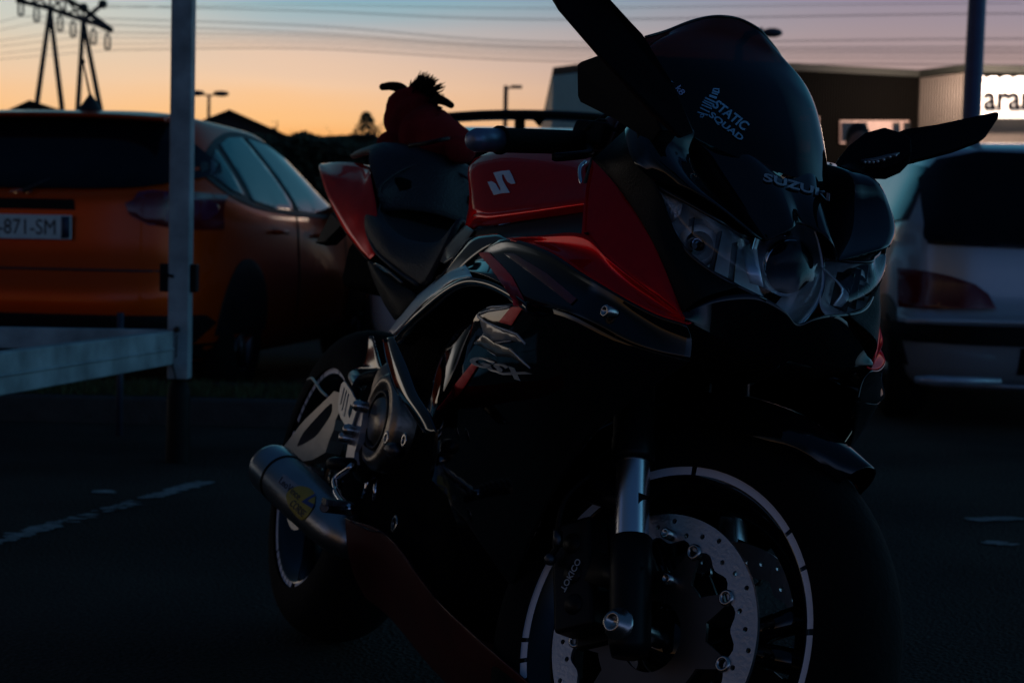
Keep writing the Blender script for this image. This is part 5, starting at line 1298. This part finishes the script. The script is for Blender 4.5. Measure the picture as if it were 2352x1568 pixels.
# ---- swingarm, heel guard, rearsets, exhaust
def PY(pts, Y, cf): return [(lambda p: (p.x, p.z))(P(*cf(*q), Y)) for q in pts]
def plateY(name, outl_, Y, th, m, cf, par=None, tilt=0):
    ol = [PY(o_, Y, cf) for o_ in outl_]
    return flat(name, ol, th, m, par or bike, lambda x, z, y: V((x, Y+y, z)))
ARM = mat('swingarm_alloy', (.44, .39, .35), .45, .75, 0, .12, .1, 60)
plateY('swingarm', [[(600,1640), (700,1500), (860,1290), (1000,1120), (1180,950), (1400,740), (1480,760), (1480,1000), (1420,1120), (1390,1260), (1330,1400), (1280,1560), (1100,1660), (800,1700)],
    smooth2([(908,1480), (925,1400), (1000,1270), (1200,1050), (1350,905), (1375,960), (1350,1060), (1240,1230), (1130,1360)], 3)], -.125, .03, ARM, C3)
MB().box((-.06, -.13, .285), (.12, -.10, .345)).box((-.06, .10, .285), (.12, .13, .345)).box((.1, .09, .28), (.5, .125, .44)).build('swingarm_end', ARM, bike, bev=.006)
def slot(a, b, w=9):
    a, b = V(a), V(b); d = (b-a).normalized(); n = V((-d.y, d.x))*w
    return [a+n, a-d*w, a-n, b-n, b+d*w, b+n]
plateY('heel_guard', [[(1435,588), (1405,625), (1385,700), (1360,890), (1362,970), (1400,1085), (1445,1160), (1480,1175), (1515,1200), (1545,1180), (1600,1010), (1645,885), (1610,850), (1570,790), (1545,730), (1490,650), (1455,600)],
    slot((1445, 680), (1396, 900)), slot((1474, 715), (1414, 980)), slot((1503, 755), (1444, 1055)), smooth2([(1530,900), (1505,960), (1495,1020), (1515,1085), (1530,1050), (1545,1010), (1555,940)], 2)], -.205, .003, mat('heel_guard_alloy', (.62, .60, .58), .45, .75, 0, .06, .05, 200), C3)
for (x, y) in ((1665, 925), (1530, 1245), (1475, 1350)):
    u, v = C3(x, y); MB().lathe([(-.01, .010), (.008, .010), (.014, .007), (.015, 0)], P(u, v, -.208), (0, -1, 0), 16).build('bolt', BOLT, bike)
c3 = lambda x, y, Y: P(*C3(x, y), Y)
plateY('rearset_bracket', [[(1640,890), (1700,960), (1730,1010), (1715,1120), (1690,1280), (1655,1430), (1620,1540), (1600,1700), (1560,1760), (1500,1740), (1500,1600), (1525,1460), (1560,1300), (1560,1180), (1600,1040)]], -.195, .012, mat('rearset_alloy', (.55, .52, .54), .4, .8, 0, .1), C3)
c5 = lambda x, y, Y: P((x/3.357+950)*K4, (y/3.357+1950)*K4, Y)
MB().tube(cr1([c3(1545, 1720, -.21), c5(1330, -130, -.22), c5(1320, 0, -.225), c5(1370, 130, -.23), c5(1440, 220, -.235), c5(1510, 290, -.24)], 5), [.006]*12+[.008]*13+[.009], 10).build('brake_pedal', CHR, bike)
fp = MB(); a, b = c5(1165, 265, -.30), c5(1530, 310, -.22); fp.tube([a, b], .008, 10)
for i in range(9):
    p_ = a.lerp(b, i/9); fp.box(p_+V((-.012, -.003, .004)), p_+V((.012, .003, .014)))
fp.build('footpeg', DALU, bike, bev=.001)
MB().tube(cr1([c3(1540, 1700, -.2), c3(1400, 1700, -.22), c3(1250, 1690, -.23)], 3), [.012]*6+[.010], 10).build('passenger_peg_stub', BMET, bike)
MB().tube([c3(1530, 540, -.14), c3(1620, 700, -.16)], .006, 10).tube([c3(1570, 520, -.12), c3(1640, 640, -.14)], .012, 10).build('rear_shock', ALU, bike)
MB().tube(cr1([c3(945, 566, -.10), c3(1000, 548, -.11), c3(1060, 620, -.12), c3(1130, 720, -.125), c3(1210, 792, -.13)], 5), .003, 8).build('brake_line', mat('braided_hose', (.4, .42, .42), .35, .8), bike)
MB().ball(c3(1760, 1560, -.17), .045, 12, (1, .6, 1.1)).build('engine_cover', BMET, bike)
MB().tube(cr1([c3(1950, 500, -.14), c3(1700, 560, -.15), c3(1600, 700, -.16), c3(1560, 860, -.16)], 4), .011, 10).build('hose', MBLK, bike)
MB().tube([c3(2060, 1500, -.2), c3(2160, 1520, -.2)], .012, 10).build('sensor', DALU, bike)
EXM = mat('satin_exhaust_steel', (.38, .37, .37), .32, 1, 0, .08, .05, 200)
for s in (-1, 1):
    ex = empty('exhaust'); ex.parent = bike
    def g_(v): return v if s == -1 else mir(v)
    A_ = P(628, 1078, -.235); B_ = P(788, 1226, -.175); d = (B_-A_).normalized(); ln = (B_-A_).length
    A_, ax_ = g_(A_), (g_(B_)-g_(A_)).normalized()
    ex_b = MB().lathe([(.055, .0455), (ln*.45, .046), (ln*.9, .042), (ln, .038), (ln+.05, .026), (ln+.055, 0)], A_, ax_, 48).build('silencer', EXM, ex)
    MB().lathe([(.053, .0468), (.0, .0470), (-.012, .044), (-.014, .034), (.0, .031), (.03, .03), (.03, 0)], A_, ax_, 48).build('end_cap', mat('end_cap_steel', (.40, .41, .43), .28, 1, 0, .05), ex)
    MB().lathe([(.052, .0472), (.056, .0472)], A_, ax_, 48).build('clamp_band', BMET, ex)
    if s == -1:
        be = bvh_of(ex_b)
        def e3_(x, y): return ((x/1.96+900)*K4, (y/1.96+1400)*K4)
        decal('sticker', [e3_(*p) for p in ((465,975), (600,1080), (520,1150), (415,1035))], be, mat('pale_sticker', (.30, .31, .34), .4), ex_b, off=.0012)
        decal('sticker', smooth2([e3_(*p) for p in ((495,1115), (575,1070), (660,1085), (705,1130), (705,1210), (660,1290), (610,1330), (540,1270), (490,1180))], 3), be, mat('yellow_sticker', (.42, .30, .03), .4), ex_b, off=.0016)
        decal('sticker', [e3_(*p) for p in ((710,1130), (605,1190), (690,1245), (706,1215), (650,1185), (716,1150))], be, mat('blue_sticker', (.04, .07, .2), .4), ex_b, off=.0022)
        text_decal('lettering', 'LeoVince', e3_(425,1040), e3_(580,1180), e3_(455,995), be, mat('sticker_ink', (.03, .03, .05), .5), ex_b, off=.0022)
        text_decal('lettering', 'CORSE', e3_(510,1210), e3_(610,1310), e3_(550,1170), be, mat('sticker_ink', (.03, .03, .05), .5), ex_b, off=.0024)
# side stand on the far side
sst = MB(); sst.tube([V((.62, .14, .30)), V((.56, .30, .075))], [.014, .011], 10); sst.box((.53, .28, .062), (.60, .34, .074)); sst.build('side_stand', BMET, bike)
MB().tube([P(1930,838,.20), P(1962,850,.215), P(1975,880,.22)], [.006, .014, .006], 8).build('front_indicator', mat('smoked_indicator', (.05, .05, .045), .15, 0, 1), bike)

# ---- soft toy strapped to the pillion seat (plain generic animal)
PLU = mat('dark_red_plush', (.30, .018, .022), .95, 0, 0, .35, 1.0, 500, spec=.1)
PLD = mat('dark_plush', (.008, .006, .006), .95, 0, 0, .3, 1.0, 500, spec=.1)
ty = empty('plush_toy', Matrix.Translation(BM @ V((-.03, 0, 1.0))), label='dark red stuffed animal toy with a spiky hair tuft sitting on the pillion seat', cat='soft toy')
TI = ty.matrix_world.inverted()
def TP(u, v, Y): return TI @ (BM @ P(u, v, Y))
def blob(name, balls, m, par):
    b = MB()
    for (u, v, Y, r, sc) in balls: b.ball(TP(u, v, Y), r*1.05, 12, sc)
    o = b.build(name, m, par); r_ = o.modifiers.new('merge', 'REMESH'); r_.mode = 'VOXEL'; r_.voxel_size = .004; r_.use_smooth_shade = True
    s_ = o.modifiers.new('smooth', 'SMOOTH'); s_.iterations = 8; s_.factor = .5
    return o
body_ = blob('body', [(985,312,0,.060,(1,1.05,.95)), (950,304,.0,.055,(1,1,1)), (1015,322,.01,.05,(1,1,.9)), (905,332,-.04,.036,(1,1,.8)), (1040,332,.03,.042,(1,1,.95)), (1058,345,.03,.03,(1,1,.9)), (932,250,-.02,.037,(1.1,.95,1.1)), (920,276,-.025,.032,(1.1,1,1.2)), (948,232,-.01,.030,(1,1,1)), (950,272,-.01,.042,(1,1,1)), (985,280,0,.036,(1,1,1)), (970,255,0,.034,(1,1,1))], PLU, ty)
for pts, rr_ in (([(936,222,-.02), (922,204,-.03), (900,198,-.04), (879,200,-.05)], [.013, .0078]), ([(978,236,.02), (1002,228,.03), (1020,233,.04), (1036,242,.045)], [.013, .0068]), ([(908,250,-.04), (901,238,-.045), (900,229,-.045)], [.010, .0085])):
    q_ = cr1([TP(*p) for p in pts], 4); rs_ = [rr_[0]+(rr_[-1]-rr_[0])*i/(len(q_)-1) for i in range(len(q_))]
    MB().tube(q_, rs_, 12).ball(q_[-1], rs_[-1]*1.0, 6).build('ear', PLD, ty)
tuft = MB()
random.seed(3)
spine = [(938,222,-.01), (950,205,-.005), (963,200,0), (975,205,.005), (985,215,.01), (992,232,.01), (995,250,.012), (985,262,.01)]
tips = [(945,190), (970,172), (984,180), (1000,188), (1014,200), (1012,222), (1014,250), (1008,268)]
for i in range(420):
    t = random.random()*(len(spine)-1.001); j = int(t); f = t-j
    b0 = V(spine[j]).lerp(V(spine[j+1]), f); t0 = V((*tips[j], b0.z)).lerp(V((*tips[j+1], b0.z)), f)
    ln_ = random.uniform(.4, .95) if random.random() < .75 else random.uniform(1.05, 1.3)
    b0 += V((random.uniform(-9, 5), random.uniform(-3, 9), random.uniform(-.015, .015)))
    tt = b0 + (t0-b0)*ln_ + V((random.uniform(-5, 5), random.uniform(-4, 4), random.uniform(-.02, .02)))
    mid = b0.lerp(tt, .55)+V((random.uniform(-2, 2), -2, 0))
    tuft.tube([TP(*b0), TP(*mid), TP(*tt)], [.0032, .0018, .0004], 4)
tuft.build('hair_tuft', PLD, ty, smooth=False)
MB().tube(cr1([TP(1030,318,-.02), TP(1010,322,-.045), TP(985,328,-.06), TP(940,335,-.07)], 4), .004, 6).build('strap', MBLK, ty)
